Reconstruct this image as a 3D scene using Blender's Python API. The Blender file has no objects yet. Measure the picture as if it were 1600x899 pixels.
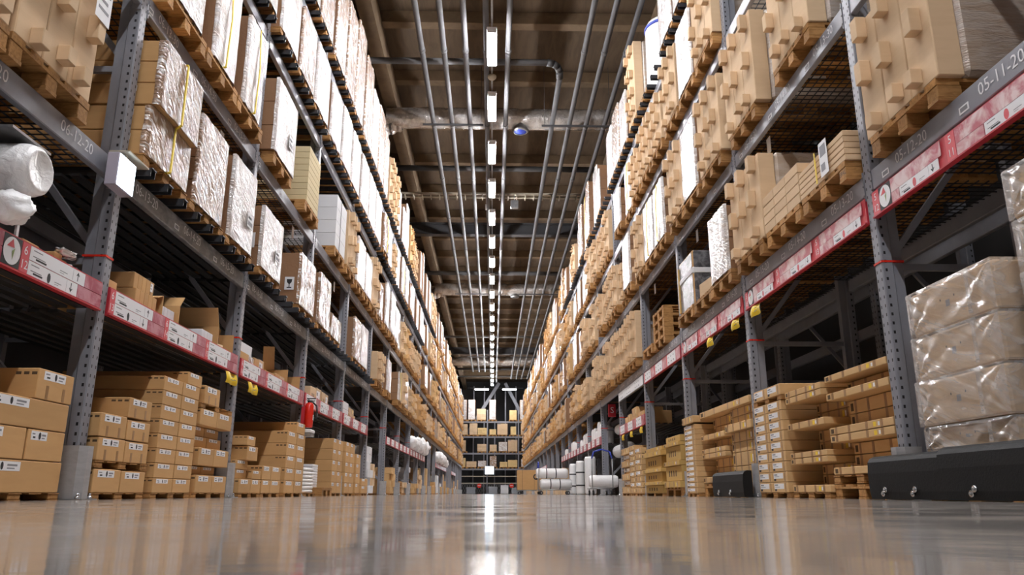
import bpy, math, random
from mathutils import Vector, Matrix, noise
PI = math.pi
C = bpy.context.scene.collection
S = bpy.context.scene
D = bpy.data

# ------------------------------------------------------------------ camera, world, exposure
cam_data = D.cameras.new('camera'); cam = D.objects.new('camera', cam_data); C.objects.link(cam)
cam_data.sensor_width = 36.0; cam_data.lens = 27.0; cam_data.clip_start = 0.01; cam_data.clip_end = 200
cam.location = (0, 0, 0.04)
cam.rotation_euler = (PI/2 + 0.2621, 0, -0.0247)
S.camera = cam
w = D.worlds.new('world'); S.world = w; w.use_nodes = True
w.node_tree.nodes['Background'].inputs[0].default_value = (0.05, 0.05, 0.055, 1)
w.node_tree.nodes['Background'].inputs[1].default_value = 0.2
S.view_settings.view_transform = 'Standard'; S.view_settings.look = 'None'
S.view_settings.gamma = 1.0; S.view_settings.use_curve_mapping = False
S.view_settings.exposure = 0.22
LAMP_POWER = 185.0          # emission strength of the light tubes
LAMP_COLOR = (0.98, 0.975, 1.0)
LAMP_Z, LAMP_X, LAMP_Y0, LAMP_STEP = 9.2, -0.07, 14.5, 2.615
S.cycles.use_denoising = True
S.cycles.max_bounces = 8; S.cycles.diffuse_bounces = 4; S.cycles.glossy_bounces = 4
S.cycles.transparent_max_bounces = 8; S.cycles.transmission_bounces = 3
S.cycles.sample_clamp_indirect = 6.0
S.cycles.caustics_reflective = False; S.cycles.caustics_refractive = False

# ------------------------------------------------------------------ materials
def mat(name, base=(.5,.5,.5), rough=.6, metal=0.0, coat=0.0, coat_rough=.15, bump=0.0, bscale=40, bstretch=(1,1,1),
        var=0.0, blotch=0.0, blotch2=None, blscale=6, blstretch=(1,1,1), emit=None, spec=.5, sharp=(.42,.62), coords='Object', brot=0.0, civ=1.5):
    m = D.materials.new(name); m.use_nodes = True
    nt = m.node_tree; N = nt.nodes; L = nt.links
    b = N['Principled BSDF']
    b.inputs['Base Color'].default_value = (*base, 1)
    b.inputs['Roughness'].default_value = rough; b.inputs['Metallic'].default_value = metal
    b.inputs['Coat IOR'].default_value = civ; b.inputs['Coat Weight'].default_value = coat; b.inputs['Coat Roughness'].default_value = coat_rough
    b.inputs['Specular IOR Level'].default_value = spec
    if emit:
        b.inputs['Emission Color'].default_value = (*emit[0], 1); b.inputs['Emission Strength'].default_value = emit[1]
    tc = N.new('ShaderNodeTexCoord')
    oi = N.new('ShaderNodeObjectInfo')
    def vec(scale):
        mp = N.new('ShaderNodeMapping'); mp.inputs['Scale'].default_value = scale
        rt = N.new('ShaderNodeMapping'); rt.inputs['Rotation'].default_value = (brot, 0, 0)
        off = N.new('ShaderNodeVectorMath'); off.operation = 'ADD'
        sc = N.new('ShaderNodeVectorMath'); sc.operation = 'SCALE'; sc.inputs['Scale'].default_value = 1.0
        cmb = N.new('ShaderNodeCombineXYZ'); mul = N.new('ShaderNodeMath'); mul.operation = 'MULTIPLY'; mul.inputs[1].default_value = 37.0
        L.new(oi.outputs['Random'], mul.inputs[0])
        for i in range(3): L.new(mul.outputs[0], cmb.inputs[i])
        L.new(tc.outputs[coords], off.inputs[0]); L.new(cmb.outputs[0], off.inputs[1])
        L.new(off.outputs[0], rt.inputs[0]); L.new(rt.outputs[0], mp.inputs[0]); return mp.outputs[0]
    col = None
    if blotch2 is not None:
        n = N.new('ShaderNodeTexNoise'); n.inputs['Scale'].default_value = blscale; n.inputs['Detail'].default_value = 5
        n.inputs['Roughness'].default_value = .6; n.inputs['Distortion'].default_value = .6
        L.new(vec(blstretch), n.inputs['Vector'])
        mr = N.new('ShaderNodeMapRange'); mr.inputs['From Min'].default_value = sharp[0]; mr.inputs['From Max'].default_value = sharp[1]
        mr.inputs['To Min'].default_value = 0; mr.inputs['To Max'].default_value = blotch
        L.new(n.outputs['Fac'], mr.inputs['Value'])
        mx = N.new('ShaderNodeMix'); mx.data_type = 'RGBA'
        mx.inputs['A'].default_value = (*base, 1); mx.inputs['B'].default_value = (*blotch2, 1)
        L.new(mr.outputs[0], mx.inputs['Factor']); col = mx.outputs['Result']
    if var > 0:
        hs = N.new('ShaderNodeHueSaturation')
        mr = N.new('ShaderNodeMapRange'); mr.inputs['To Min'].default_value = 1 - var; mr.inputs['To Max'].default_value = 1 + var
        L.new(oi.outputs['Random'], mr.inputs['Value']); L.new(mr.outputs[0], hs.inputs['Value'])
        if col: L.new(col, hs.inputs['Color'])
        else: hs.inputs['Color'].default_value = (*base, 1)
        col = hs.outputs['Color']
    if col: L.new(col, b.inputs['Base Color'])
    if bump > 0:
        n = N.new('ShaderNodeTexNoise'); n.inputs['Scale'].default_value = bscale; n.inputs['Detail'].default_value = 4
        n.inputs['Distortion'].default_value = 1.2
        L.new(vec(bstretch), n.inputs['Vector'])
        bp = N.new('ShaderNodeBump'); bp.inputs['Strength'].default_value = bump; bp.inputs['Distance'].default_value = .02
        L.new(n.outputs['Fac'], bp.inputs['Height'])
        L.new(bp.outputs[0], b.inputs['Normal'])
        if coat > 0: L.new(bp.outputs[0], b.inputs['Coat Normal'])
    return m

CARD = mat('cardboard', (.58,.345,.15), .8, var=.08, blotch=.35, blotch2=(.50,.29,.12), blscale=3, blstretch=(1,1,5), spec=.25)
CARD_L = mat('pale_cardboard', (.66,.475,.30), .8, var=.08, blotch=.3, blotch2=(.57,.39,.23), blscale=3, blstretch=(1,1,5), spec=.25)
CARD_T = mat('tan_cardboard', (.64,.415,.20), .8, var=.07, blotch=.35, blotch2=(.55,.345,.155), blscale=3, blstretch=(1,1,5), spec=.25)
CARD_Y = mat('yellow_cardboard', (.56,.36,.12), .8, var=.06, spec=.25)
CARD_Y_LIT = mat('lamplit_yellow_cardboard', (.74,.53,.25), .8, var=.06, spec=.25)  # paler copy of yellow cardboard, lamp brightness at the end rack in its colour
CREAM = mat('cream_cardboard', (.66,.55,.33), .75, var=.04, spec=.3)
WHITECARD = mat('white_cardboard', (.72,.72,.74), .7, var=.04, spec=.3)
SEAM = mat('dark_seam', (.10,.06,.03), .9)
TAPE = mat('brown_tape', (.33,.18,.075), .35)
WOOD = mat('pallet_wood', (.46,.24,.085), .75, var=.2, blotch=.75, blotch2=(.27,.13,.042), blscale=7, blstretch=(1.5,6,6), spec=.25)
FILM_GLEAM = mat('gleam_white_film', (.66,.64,.63), .38, coat=1.0, coat_rough=.12, bump=.8, bscale=9, bstretch=(1,1.0,3.2), brot=.55, civ=1.7,
             var=.10, blotch=.8, blotch2=(.44,.345,.28), blscale=4, blstretch=(1,.8,2.6))  # white stands in for lamp light gleaming off the aisle-facing film
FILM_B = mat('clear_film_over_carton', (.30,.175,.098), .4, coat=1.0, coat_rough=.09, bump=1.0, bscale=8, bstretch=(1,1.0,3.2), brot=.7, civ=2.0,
             var=.10, blotch=.95, blotch2=(.78,.75,.73), blscale=7, blstretch=(1,.9,3.8), sharp=(.535,.60))  # pale streaks: milky film plus sparkle highlights painted into the colour
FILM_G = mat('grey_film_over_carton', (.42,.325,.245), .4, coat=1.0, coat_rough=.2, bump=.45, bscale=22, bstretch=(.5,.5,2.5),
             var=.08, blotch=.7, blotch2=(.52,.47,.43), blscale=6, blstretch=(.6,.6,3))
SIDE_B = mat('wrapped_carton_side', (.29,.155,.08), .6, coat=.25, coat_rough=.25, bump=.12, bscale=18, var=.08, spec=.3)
FILM_D = mat('dark_film', (.05,.05,.055), .3, coat=.8, bump=.6, bscale=14, blotch=.6, blotch2=(.3,.3,.32), blscale=9)
WHITE = mat('white_paper', (.82,.82,.84), .6)
WHITE_SOFT = mat('white_plastic_bag', (.88,.875,.88), .38, coat=.5, bump=.5, bscale=12, var=.05)
BLACK = mat('black_print', (.02,.02,.022), .6)
GREYTEXT = mat('grey_print', (.25,.25,.27), .6)
STRAP = mat('yellow_strap', (.85,.62,.03), .45)
YELLOW = mat('yellow_tag', (.86,.60,.03), .5)
BLUE = mat('blue_plastic', (.03,.06,.42), .4)
STEEL = mat('grey_painted_steel', (.275,.282,.318), .38, metal=.15, var=.06, blotch=.5, blotch2=(.215,.222,.25), blscale=5, spec=.5)
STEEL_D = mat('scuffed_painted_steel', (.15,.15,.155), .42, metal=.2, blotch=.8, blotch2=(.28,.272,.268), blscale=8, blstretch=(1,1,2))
GALV = mat('galvanised_steel', (.42,.43,.44), .32, metal=.75, blotch=.6, blotch2=(.3,.31,.32), blscale=10)
GUARD = mat('post_guard_steel', (.50,.50,.51), .42, metal=.4, blotch=.6, blotch2=(.40,.40,.41), blscale=9, blstretch=(1,1,3))
DECKSTEEL = mat('black_shelf_deck', (.028,.028,.030), .5)
BARM = mat('black_support_steel', (.045,.048,.055), .35, metal=.2)
RED = mat('red_label_rail', (.50,.028,.045), .4)
TAGRED = mat('red_number_tag', (.66,.08,.10), .45)
BURG = mat('burgundy_poster', (.40,.055,.105), .35, blotch=.8, blotch2=(.62,.30,.36), blscale=7, coat=.4)
PINK = mat('pink_poster', (.52,.12,.16), .3, blotch=.9, blotch2=(.82,.68,.68), blscale=7, coat=.4)
RUBBER = mat('black_rubber', (.006,.006,.0065), .6, spec=.25, bump=.1, bscale=60)
REDPAINT = mat('red_gloss_paint', (.72,.025,.012), .25, coat=.5)
CHROME = mat('bright_metal', (.6,.6,.62), .25, metal=.9)
PIPE = mat('grey_conduit', (.15,.15,.155), .6, spec=.18, blotch=.4, blotch2=(.11,.11,.115), blscale=3)
DARKPIPE = mat('dark_pipe', (.07,.07,.073), .45, metal=.3)
FOIL = mat('duct_foil', (.80,.78,.76), .25, metal=.7, bump=1.0, bscale=9, blotch=.6, blotch2=(.38,.35,.32), blscale=5)
DECKM = mat('ceiling_deck', (.135,.092,.055), .85, blotch=.7, blotch2=(.085,.058,.036), blscale=2.2, blstretch=(3,.5,1))
BEAMM = mat('roof_beam', (.21,.145,.085), .8, blotch=.6, blotch2=(.15,.10,.06), blscale=3)
GIRD = mat('dark_girder', (.06,.06,.065), .6)
BEIGE = mat('beige_tray', (.42,.38,.30), .5)
WALLM = mat('dark_wall', (.045,.044,.045), .8, blotch=.4, blotch2=(.06,.058,.055), blscale=2)
GAPBOARD = mat('grey_cabinet_front', (.27,.29,.32), .6)
LAMPM = mat('lamp_tube', (.9,.9,.9), .5, emit=(LAMP_COLOR, LAMP_POWER))
SIGNM = mat('lit_sign_face', (.9,.9,.9), .5, emit=((.70,.85,1.0), 8.0))
SIGNSIDE = mat('sign_side', (.42,.39,.47), .5)
GREEN = mat('green_print', (.25,.32,.10), .5)

def film_clear(name):
    m = D.materials.new(name); m.use_nodes = True; nt = m.node_tree; N = nt.nodes; L = nt.links
    N.remove(N['Principled BSDF'])
    df = N.new('ShaderNodeBsdfDiffuse'); df.inputs[0].default_value = (.86,.84,.83,1)
    gl = N.new('ShaderNodeBsdfGlossy'); gl.inputs['Roughness'].default_value = .2; gl.inputs['Color'].default_value = (1,1,1,1)
    tr = N.new('ShaderNodeBsdfTransparent'); m1 = N.new('ShaderNodeMixShader'); m2 = N.new('ShaderNodeMixShader'); fr = N.new('ShaderNodeMapRange'); lw = N.new('ShaderNodeLayerWeight'); lw.inputs[0].default_value = .35
    fr.inputs['To Min'].default_value = .05; fr.inputs['To Max'].default_value = .42; L.new(lw.outputs['Facing'], fr.inputs['Value'])
    tc = N.new('ShaderNodeTexCoord'); n = N.new('ShaderNodeTexNoise'); n.inputs['Scale'].default_value = 4.5; n.inputs['Detail'].default_value = 3
    n.inputs['Distortion'].default_value = 1.0
    rt = N.new('ShaderNodeMapping'); rt.inputs['Rotation'].default_value = (.45,0,0); mp = N.new('ShaderNodeMapping'); mp.inputs['Scale'].default_value = (1,.55,2.4)
    L.new(tc.outputs['Object'], rt.inputs[0]); L.new(rt.outputs[0], mp.inputs[0]); L.new(mp.outputs[0], n.inputs['Vector'])
    mr = N.new('ShaderNodeMapRange'); mr.inputs['From Min'].default_value = .42; mr.inputs['From Max'].default_value = .68
    mr.inputs['To Min'].default_value = .12; mr.inputs['To Max'].default_value = .5
    bp = N.new('ShaderNodeBump'); bp.inputs['Strength'].default_value = .7; bp.inputs['Distance'].default_value = .035
    L.new(n.outputs['Fac'], bp.inputs['Height']); L.new(bp.outputs[0], gl.inputs['Normal'])
    L.new(n.outputs['Fac'], mr.inputs['Value']); L.new(mr.outputs[0], m1.inputs[0]); L.new(tr.outputs[0], m1.inputs[1]); L.new(df.outputs[0], m1.inputs[2])
    L.new(fr.outputs[0], m2.inputs[0]); L.new(m1.outputs[0], m2.inputs[1]); L.new(gl.outputs[0], m2.inputs[2]); L.new(m2.outputs[0], N['Material Output'].inputs['Surface'])
    return m
FILM_C = film_clear('clear_plastic_bag')

def perforated(name, src):
    m = src.copy(); m.name = name; nt = m.node_tree; N = nt.nodes; L = nt.links
    b = N['Principled BSDF']; old = b.inputs['Base Color'].links[0].from_socket
    tc = N.new('ShaderNodeTexCoord'); sx = N.new('ShaderNodeSeparateXYZ'); L.new(tc.outputs['Object'], sx.inputs[0])
    sn = N.new('ShaderNodeSeparateXYZ'); L.new(tc.outputs['Normal'], sn.inputs[0])
    def M(op, a, b2=None):
        n = N.new('ShaderNodeMath'); n.operation = op
        for i, v in enumerate((a, b2)):
            if v is None: continue
            if isinstance(v, (int, float)): n.inputs[i].default_value = v
            else: L.new(v, n.inputs[i])
        return n.outputs[0]
    def near(v, c, r): return M('LESS_THAN', M('ABSOLUTE', M('SUBTRACT', v, c)), r)
    fz = M('FRACT', M('DIVIDE', sx.outputs[2], .062))
    zm = near(fz, .5, .17)
    ym = near(M('ABSOLUTE', sx.outputs[1]), .026, .0065)
    xm = near(sx.outputs[0], -.028, .0075)
    ax = M('GREATER_THAN', M('ABSOLUTE', sn.outputs[0]), .6); ay = M('GREATER_THAN', M('ABSOLUTE', sn.outputs[1]), .6)
    hole = M('MULTIPLY', zm, M('ADD', M('MULTIPLY', ym, ax), M('MULTIPLY', xm, ay)))
    mx = N.new('ShaderNodeMix'); mx.data_type = 'RGBA'; mx.inputs['B'].default_value = (.008,.008,.01,1)
    L.new(hole, mx.inputs['Factor']); L.new(old, mx.inputs['A']); L.new(mx.outputs['Result'], b.inputs['Base Color'])
    return m
POSTM = perforated('perforated_post_steel', STEEL)

def floor_mat():
    m = D.materials.new('polished_concrete'); m.use_nodes = True; nt = m.node_tree; N = nt.nodes; L = nt.links
    b = N['Principled BSDF']; tc = N.new('ShaderNodeTexCoord')
    n = N.new('ShaderNodeTexNoise'); n.inputs['Scale'].default_value = 1.0; n.inputs['Detail'].default_value = 8; n.inputs['Roughness'].default_value = .65
    L.new(tc.outputs['Object'], n.inputs['Vector'])
    cr = N.new('ShaderNodeValToRGB'); e = cr.color_ramp.elements
    e[0].position = .3; e[0].color = (.27,.24,.215,1); e[1].position = .7; e[1].color = (.48,.435,.395,1)
    L.new(n.outputs['Fac'], cr.inputs[0]); L.new(cr.outputs[0], b.inputs['Base Color'])
    n2 = N.new('ShaderNodeTexNoise'); n2.inputs['Scale'].default_value = 3.5; n2.inputs['Detail'].default_value = 6
    L.new(tc.outputs['Object'], n2.inputs['Vector'])
    mr = N.new('ShaderNodeMapRange'); mr.inputs['From Min'].default_value = .3; mr.inputs['From Max'].default_value = .7
    mr.inputs['To Min'].default_value = .04; mr.inputs['To Max'].default_value = .16
    L.new(n2.outputs['Fac'], mr.inputs['Value']); L.new(mr.outputs[0], b.inputs['Roughness'])
    b.inputs['Specular IOR Level'].default_value = .5
    n3 = N.new('ShaderNodeTexNoise'); n3.inputs['Scale'].default_value = 9; n3.inputs['Detail'].default_value = 3
    L.new(tc.outputs['Object'], n3.inputs['Vector'])
    bp = N.new('ShaderNodeBump'); bp.inputs['Strength'].default_value = .025; bp.inputs['Distance'].default_value = .02
    L.new(n3.outputs['Fac'], bp.inputs['Height']); L.new(bp.outputs[0], b.inputs['Normal'])
    return m
FLOORM = floor_mat()

# ------------------------------------------------------------------ mesh builder
class MB:
    def __init__(s): s.v = []; s.f = []; s.m = []; s.smooth = []; s.mats = []
    def mi(s, m):
        if m not in s.mats: s.mats.append(m)
        return s.mats.index(m)
    def poly(s, pts, m):
        b = len(s.v); s.v += [tuple(p) for p in pts]; s.f.append(tuple(range(b, b+len(pts)))); s.m.append(s.mi(m)); s.smooth.append(False); return s
    def box(s, x0, x1, y0, y1, z0, z1, m, faces=None):
        """faces: {'+x': material} overrides"""
        b = len(s.v)
        s.v += [(x0,y0,z0),(x1,y0,z0),(x1,y1,z0),(x0,y1,z0),(x0,y0,z1),(x1,y0,z1),(x1,y1,z1),(x0,y1,z1)]
        for key, q in (('-z',(3,2,1,0)),('+z',(4,5,6,7)),('-y',(0,1,5,4)),('+x',(1,2,6,5)),('+y',(2,3,7,6)),('-x',(3,0,4,7))):
            s.f.append(tuple(b+i for i in q)); s.m.append(s.mi((faces or {}).get(key, m))); s.smooth.append(False)
        return s
    def cbox(s, x0, x1, y0, y1, z0, z1, m, c=.004, faces=None):
        b = len(s.v); X = (x0, x1); Y = (y0, y1); Z = (z0, z1); idx = {}
        for i in (0,1):
            for j in (0,1):
                for k in (0,1):
                    sx, sy, sz = (c, -c)[i], (c, -c)[j], (c, -c)[k]
                    for a, p in enumerate(((X[i], Y[j]+sy, Z[k]+sz), (X[i]+sx, Y[j], Z[k]+sz), (X[i]+sx, Y[j]+sy, Z[k]))):
                        idx[i,j,k,a] = len(s.v); s.v.append(p)
        def F(ks, m2): s.f.append(tuple(ks)); s.m.append(s.mi(m2)); s.smooth.append(False)
        fa = faces or {}
        for i in (0,1):
            q = [idx[i,0,0,0], idx[i,1,0,0], idx[i,1,1,0], idx[i,0,1,0]]; F(q if i else q[::-1], fa.get('+x' if i else '-x', m))
            q = [idx[0,i,0,1], idx[1,i,0,1], idx[1,i,1,1], idx[0,i,1,1]]; F(q[::-1] if i else q, fa.get('+y' if i else '-y', m))
            q = [idx[0,0,i,2], idx[1,0,i,2], idx[1,1,i,2], idx[0,1,i,2]]; F(q if i else q[::-1], fa.get('+z' if i else '-z', m))
        for i in (0,1):
            for j in (0,1):
                fl = (i == j)
                q = [idx[i,j,0,0], idx[i,j,0,1], idx[i,j,1,1], idx[i,j,1,0]]; F(q[::-1] if fl else q, m)
                q = [idx[i,0,j,0], idx[i,0,j,2], idx[i,1,j,2], idx[i,1,j,0]]; F(q if fl else q[::-1], m)
                q = [idx[0,i,j,1], idx[0,i,j,2], idx[1,i,j,2], idx[1,i,j,1]]; F(q[::-1] if fl else q, m)
                for k in (0,1):
                    q = [idx[i,j,k,0], idx[i,j,k,1], idx[i,j,k,2]]; F(q if (i+j+k) % 2 else q[::-1], m)
        return s
    def tube(s, p0, p1, r, m, seg=12, r1=None, caps=True, smooth=True):
        p0 = Vector(p0); p1 = Vector(p1); d = (p1-p0).normalized(); r1 = r if r1 is None else r1
        a = d.orthogonal().normalized(); b2 = d.cross(a); b = len(s.v)
        for p, rr in ((p0, r), (p1, r1)):
            for i in range(seg):
                t = 2*PI*i/seg; s.v.append(tuple(p + (a*math.cos(t)+b2*math.sin(t))*rr))
        for i in range(seg):
            j = (i+1) % seg; s.f.append((b+i, b+j, b+seg+j, b+seg+i)); s.m.append(s.mi(m)); s.smooth.append(smooth)
        if caps:
            s.f.append(tuple(b+i for i in reversed(range(seg)))); s.m.append(s.mi(m)); s.smooth.append(False)
            s.f.append(tuple(b+seg+i for i in range(seg))); s.m.append(s.mi(m)); s.smooth.append(False)
        return s
    def path(s, pts, r, m, seg=8):
        for a, b in zip(pts, pts[1:]): s.tube(a, b, r, m, seg)
        return s
    def bar(s, p0, p1, w, h, m):
        """rectangular bar between two points; w across, h up-ish"""
        p0 = Vector(p0); p1 = Vector(p1); d = (p1-p0).normalized()
        up = Vector((0,0,1)) if abs(d.z) < .95 else Vector((1,0,0))
        a = d.cross(up).normalized()*w/2; u = a.cross(d).normalized()*h/2; b = len(s.v)
        for p in (p0, p1):
            for q in (-a-u, a-u, a+u, -a+u): s.v.append(tuple(p+q))
        for q in ((3,2,1,0),(4,5,6,7),(0,1,5,4),(1,2,6,5),(2,3,7,6),(3,0,4,7)):
            s.f.append(tuple(b+i for i in q)); s.m.append(s.mi(m)); s.smooth.append(False)
        return s
    def disc(s, c, n, ry, rz, m, seg=20):
        c = Vector(c); n = Vector(n).normalized(); a = n.orthogonal().normalized() if abs(n.z) > .9 else n.cross(Vector((0,0,1))).normalized()*-1
        b2 = n.cross(a) ; s.poly([c + a*math.cos(2*PI*i/seg)*ry + b2*math.sin(2*PI*i/seg)*rz for i in range(seg)], m)
        return s
    def grid(s, fn, nu, nv, m, smooth=True):
        b = len(s.v)
        for i in range(nu+1):
            for j in range(nv+1): s.v.append(tuple(fn(i/nu, j/nv)))
        for i in range(nu):
            for j in range(nv):
                a = b+i*(nv+1)+j; s.f.append((a, a+nv+1, a+nv+2, a+1)); s.m.append(s.mi(m)); s.smooth.append(smooth)
        return s
    def add(s, mesh_other, M):
        b = len(s.v)
        s.v += [tuple(M @ Vector(p)) for p in mesh_other.v]
        for f, mi, sm in zip(mesh_other.f, mesh_other.m, mesh_other.smooth):
            s.f.append(tuple(b+i for i in f)); s.m.append(s.mi(mesh_other.mats[mi])); s.smooth.append(sm)
        return s
    def mesh(s, name):
        me = D.meshes.new(name); me.from_pydata(s.v, [], s.f)
        for m in s.mats: me.materials.append(m)
        me.polygons.foreach_set('material_index', s.m); me.polygons.foreach_set('use_smooth', s.smooth)
        me.update(); return me

def lathe(b, prof, m, seg=20, axis='z', closed=True):
    """prof: [(r, h)]"""
    def fn(u, v):
        k = v*(len(prof)-1); i = min(int(k), len(prof)-2); t = k-i
        r = prof[i][0]*(1-t)+prof[i+1][0]*t; h = prof[i][1]*(1-t)+prof[i+1][1]*t
        a = 2*PI*u; return (r*math.cos(a), r*math.sin(a), h)
    b.grid(fn, seg, len(prof)-1, m); return b

CACHE = {}
def cached(key, fn):
    if key not in CACHE: CACHE[key] = fn()
    return CACHE[key]

def ob(name, mesh=None, parent=None, loc=(0,0,0), rz=0.0, label=None, cat=None, group=None, kind=None):
    o = D.objects.new(name, mesh.mesh(name) if isinstance(mesh, MB) else mesh); C.objects.link(o)
    if parent is not None: o.parent = parent
    o.location = loc; o.rotation_euler = (0, 0, rz)
    if label: o['label'] = label
    if cat: o['category'] = cat
    if group: o['group'] = group
    if kind: o['kind'] = kind
    return o
def dup(root, loc, rz):
    r = root.copy(); C.objects.link(r); r.location = loc; r.rotation_euler = (0, 0, rz)
    for ch in list(root.children):
        c = ch.copy(); C.objects.link(c); c.parent = r
        for g in list(ch.children):
            d = g.copy(); C.objects.link(d); d.parent = c
    return r
PROTO = {}
def place(key, builder, loc, rz, label, cat, group):
    """first use builds the thing, every later use copies it with its parts"""
    if key not in PROTO:
        o = PROTO[key] = builder(); o.location = loc; o.rotation_euler = (0, 0, rz)
    else: o = dup(PROTO[key], loc, rz)
    o['label'] = label; o['category'] = cat
    if group: o['group'] = group
    elif 'group' in o: del o['group']
    return o
def text(body, size, m, parent, loc, name, rot=(PI/2, 0, PI/2), align='CENTER', squeeze=1.0):
    c = D.curves.new(name, 'FONT'); c.body = body; c.size = size; c.align_x = align; c.align_y = 'CENTER'; c.fill_mode = 'FRONT'
    c.resolution_u = 2; c.materials.append(m)
    o = D.objects.new(name, c); me = D.meshes.new_from_object(o); D.objects.remove(o); D.curves.remove(c)
    o = D.objects.new(name, me); C.objects.link(o); o.parent = parent; o.location = loc; o.rotation_euler = rot; o.scale = (squeeze, 1, 1)
    return o

ORD = 'first second third fourth fifth sixth seventh eighth ninth tenth eleventh twelfth thirteenth fourteenth fifteenth sixteenth seventeenth eighteenth nineteenth twentieth twenty-first twenty-second twenty-third twenty-fourth twenty-fifth'.split()
LX, RX = -2.60, 2.66            # aisle faces of the two rack rows
BAY = 2.8; Y1 = 5.03            # bay pitch; centre of the first post in view
NB = 23
LEVELS = [2.25, 3.66, 5.17, 6.55]   # tops of the pallet beams
LEVN = ['lowest', 'second', 'third', 'top']
SIDES = {'L': (-1, LX, 0.0, 'left'), 'R': (1, RX, PI, 'right')}
def upy(k): return Y1 + (k-1)*BAY    # post k: bay k runs from post k to post k+1
rng = random.Random(7)

# ------------------------------------------------------------------ setting
YB, YE, XW, ZC = -16.0, 80.0, 6.4, 11.3
ob('floor', MB().box(-XW, XW, YB, YE, -.3, 0, FLOORM), kind='structure')
ob('ceiling', MB().box(-XW, XW, YB, YE, ZC, ZC+.3, DECKM), kind='structure')
ob('wall_left', MB().box(-XW-.3, -XW, YB, YE, -.3, ZC+.3, WALLM), kind='structure')
ob('wall_right', MB().box(XW, XW+.3, YB, YE, -.3, ZC+.3, WALLM), kind='structure')
ob('wall_far', MB().box(-XW, XW, YE, YE+.3, -.3, ZC+.3, WALLM), kind='structure')
ob('wall_near', MB().box(-XW, XW, YB-.3, YB, -.3, ZC+.3, WALLM), kind='structure')
# long roof beams and the purlins across them
n = 0
for x in (-2.9, 3.9):
    n += 1; ob('trim_%d' % n, MB().box(x-.17, x+.17, YB, YE, 10.45, ZC-.25, BEAMM), kind='structure')
y = 0.0
while y < 78:
    n += 1; ob('trim_%d' % n, MB().cbox(-XW, XW, y+.02, y+.30, ZC-.32, ZC, BEAMM, .01), kind='structure'); y += 2.7
for y in (29.0, 56.0):
    n += 1
    ob('trim_%d' % n, MB().box(-XW, XW, y-.15, y+.15, 9.95, 10.0, GIRD).box(-XW, XW, y-.02, y+.02, 10.0, 10.40, GIRD).box(-XW, XW, y-.15, y+.15, 10.40, 10.45, GIRD), kind='structure')

# ------------------------------------------------------------------ lamps
def lamp_builder():
    r = ob('tube_lamp')
    ob('lamp_housing', MB().cbox(-.105, .105, -.66, .66, .045, .10, WHITE, .01), r)
    b = MB()
    b.cbox(-.095, .095, -.62, .62, -.03, .042, LAMPM, .02)
    ob('light_tube', b, r)
    ob('end_cap', MB().cbox(-.10, .10, -.66, -.625, -.035, .045, WHITE, .012), r)
    ob('end_cap', MB().cbox(-.10, .10, .625, .66, -.035, .045, WHITE, .012), r)
    ob('mounting_rail', MB().box(-.02, .02, -1.3, 1.31, .125, .15, GALV), r)
    return r
i = 0
for k in range(-9, 21):
    y = LAMP_Y0 + k*LAMP_STEP
    nm = ORD[k+1] if k >= -1 else None
    lab = 'lit tube lamp, %s in the row over the aisle counted from the front' % nm if nm else 'lit tube lamp hanging over the aisle behind the viewpoint'
    place('lamp', lamp_builder, (LAMP_X, y, LAMP_Z), 0, lab, 'lamp', 'tube lamps along the aisle ceiling')
for x, t in ((-1.05, 'one of the crosswise pair over the end rack, nearer the left row'), (1.52, 'one of the crosswise pair over the end rack, nearer the right row')):
    place('lamp', lamp_builder, (x, 71.3, 9.35), PI/2, 'lit tube lamp, ' + t, 'lamp', 'crosswise lamps over the end rack')
ob('smoke_detector', lathe(MB(), [(.0,-.09),(.07,-.09),(.1,-.05),(.1,-.01),(.06,0),(0,0)], BEIGE, 16), loc=(-.07, 15.80, 9.322),
   label='small round beige detector between the first two ceiling lamps', cat='detector')

# ------------------------------------------------------------------ pipes, ducts, trays under the roof
PX = [(-1.63, -6, 62), (-1.14, -6, 62), (-.66, -6, 62), (-.20, -6, 68), (.29, -6, 68), (2.0, -6, 66), (2.45, -6, 66), (2.94, 12, 66)]
pn = ['first pipe from the left row of racks', 'second pipe from the left row of racks', 'third pipe from the left row of racks',
      'pipe just left of the lamp row', 'pipe just right of the lamp row', 'first straight pipe beyond the elbow pipe', 'second straight pipe beyond the elbow pipe', 'pipe closest to the right row of racks']
for (x, a, b), t in zip(PX, pn):
    r = ob('long_pipe', label='long grey metal ceiling pipe, the ' + t, cat='pipe', group='grey pipes running along the aisle')
    r.location = (x, 0, 9.6)
    ob('pipe_run', MB().tube((0, a, 0), (0, b, 0), .062, PIPE, 14), r)
    y = a + 3.2
    c = cached('coupling', lambda: MB().tube((0,-.06,0), (0,.06,0), .072, PIPE, 14).mesh('coupling'))
    while y < b:
        ob('coupling', c, r, (0, y, 0)); y += 3.6
b = MB()
r = ob('elbow_pipe', label='dark grey pipe crossing the aisle and turning along it with an elbow', cat='pipe')
ob('cross_run', MB().tube((-6.3, 16.0, 9.80), (1.25, 16.0, 9.80), .075, PIPE, 14), r)
ob('elbow', MB().path([(1.22,16.0,9.80),(1.36,16.03,9.79),(1.47,16.12,9.77),(1.53,16.25,9.73),(1.545,16.42,9.65)], .085, DARKPIPE, 14), r)
ob('pipe_run', MB().tube((1.545, 16.4, 9.65), (1.545, 66, 9.62), .065, PIPE, 14), r)
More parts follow.
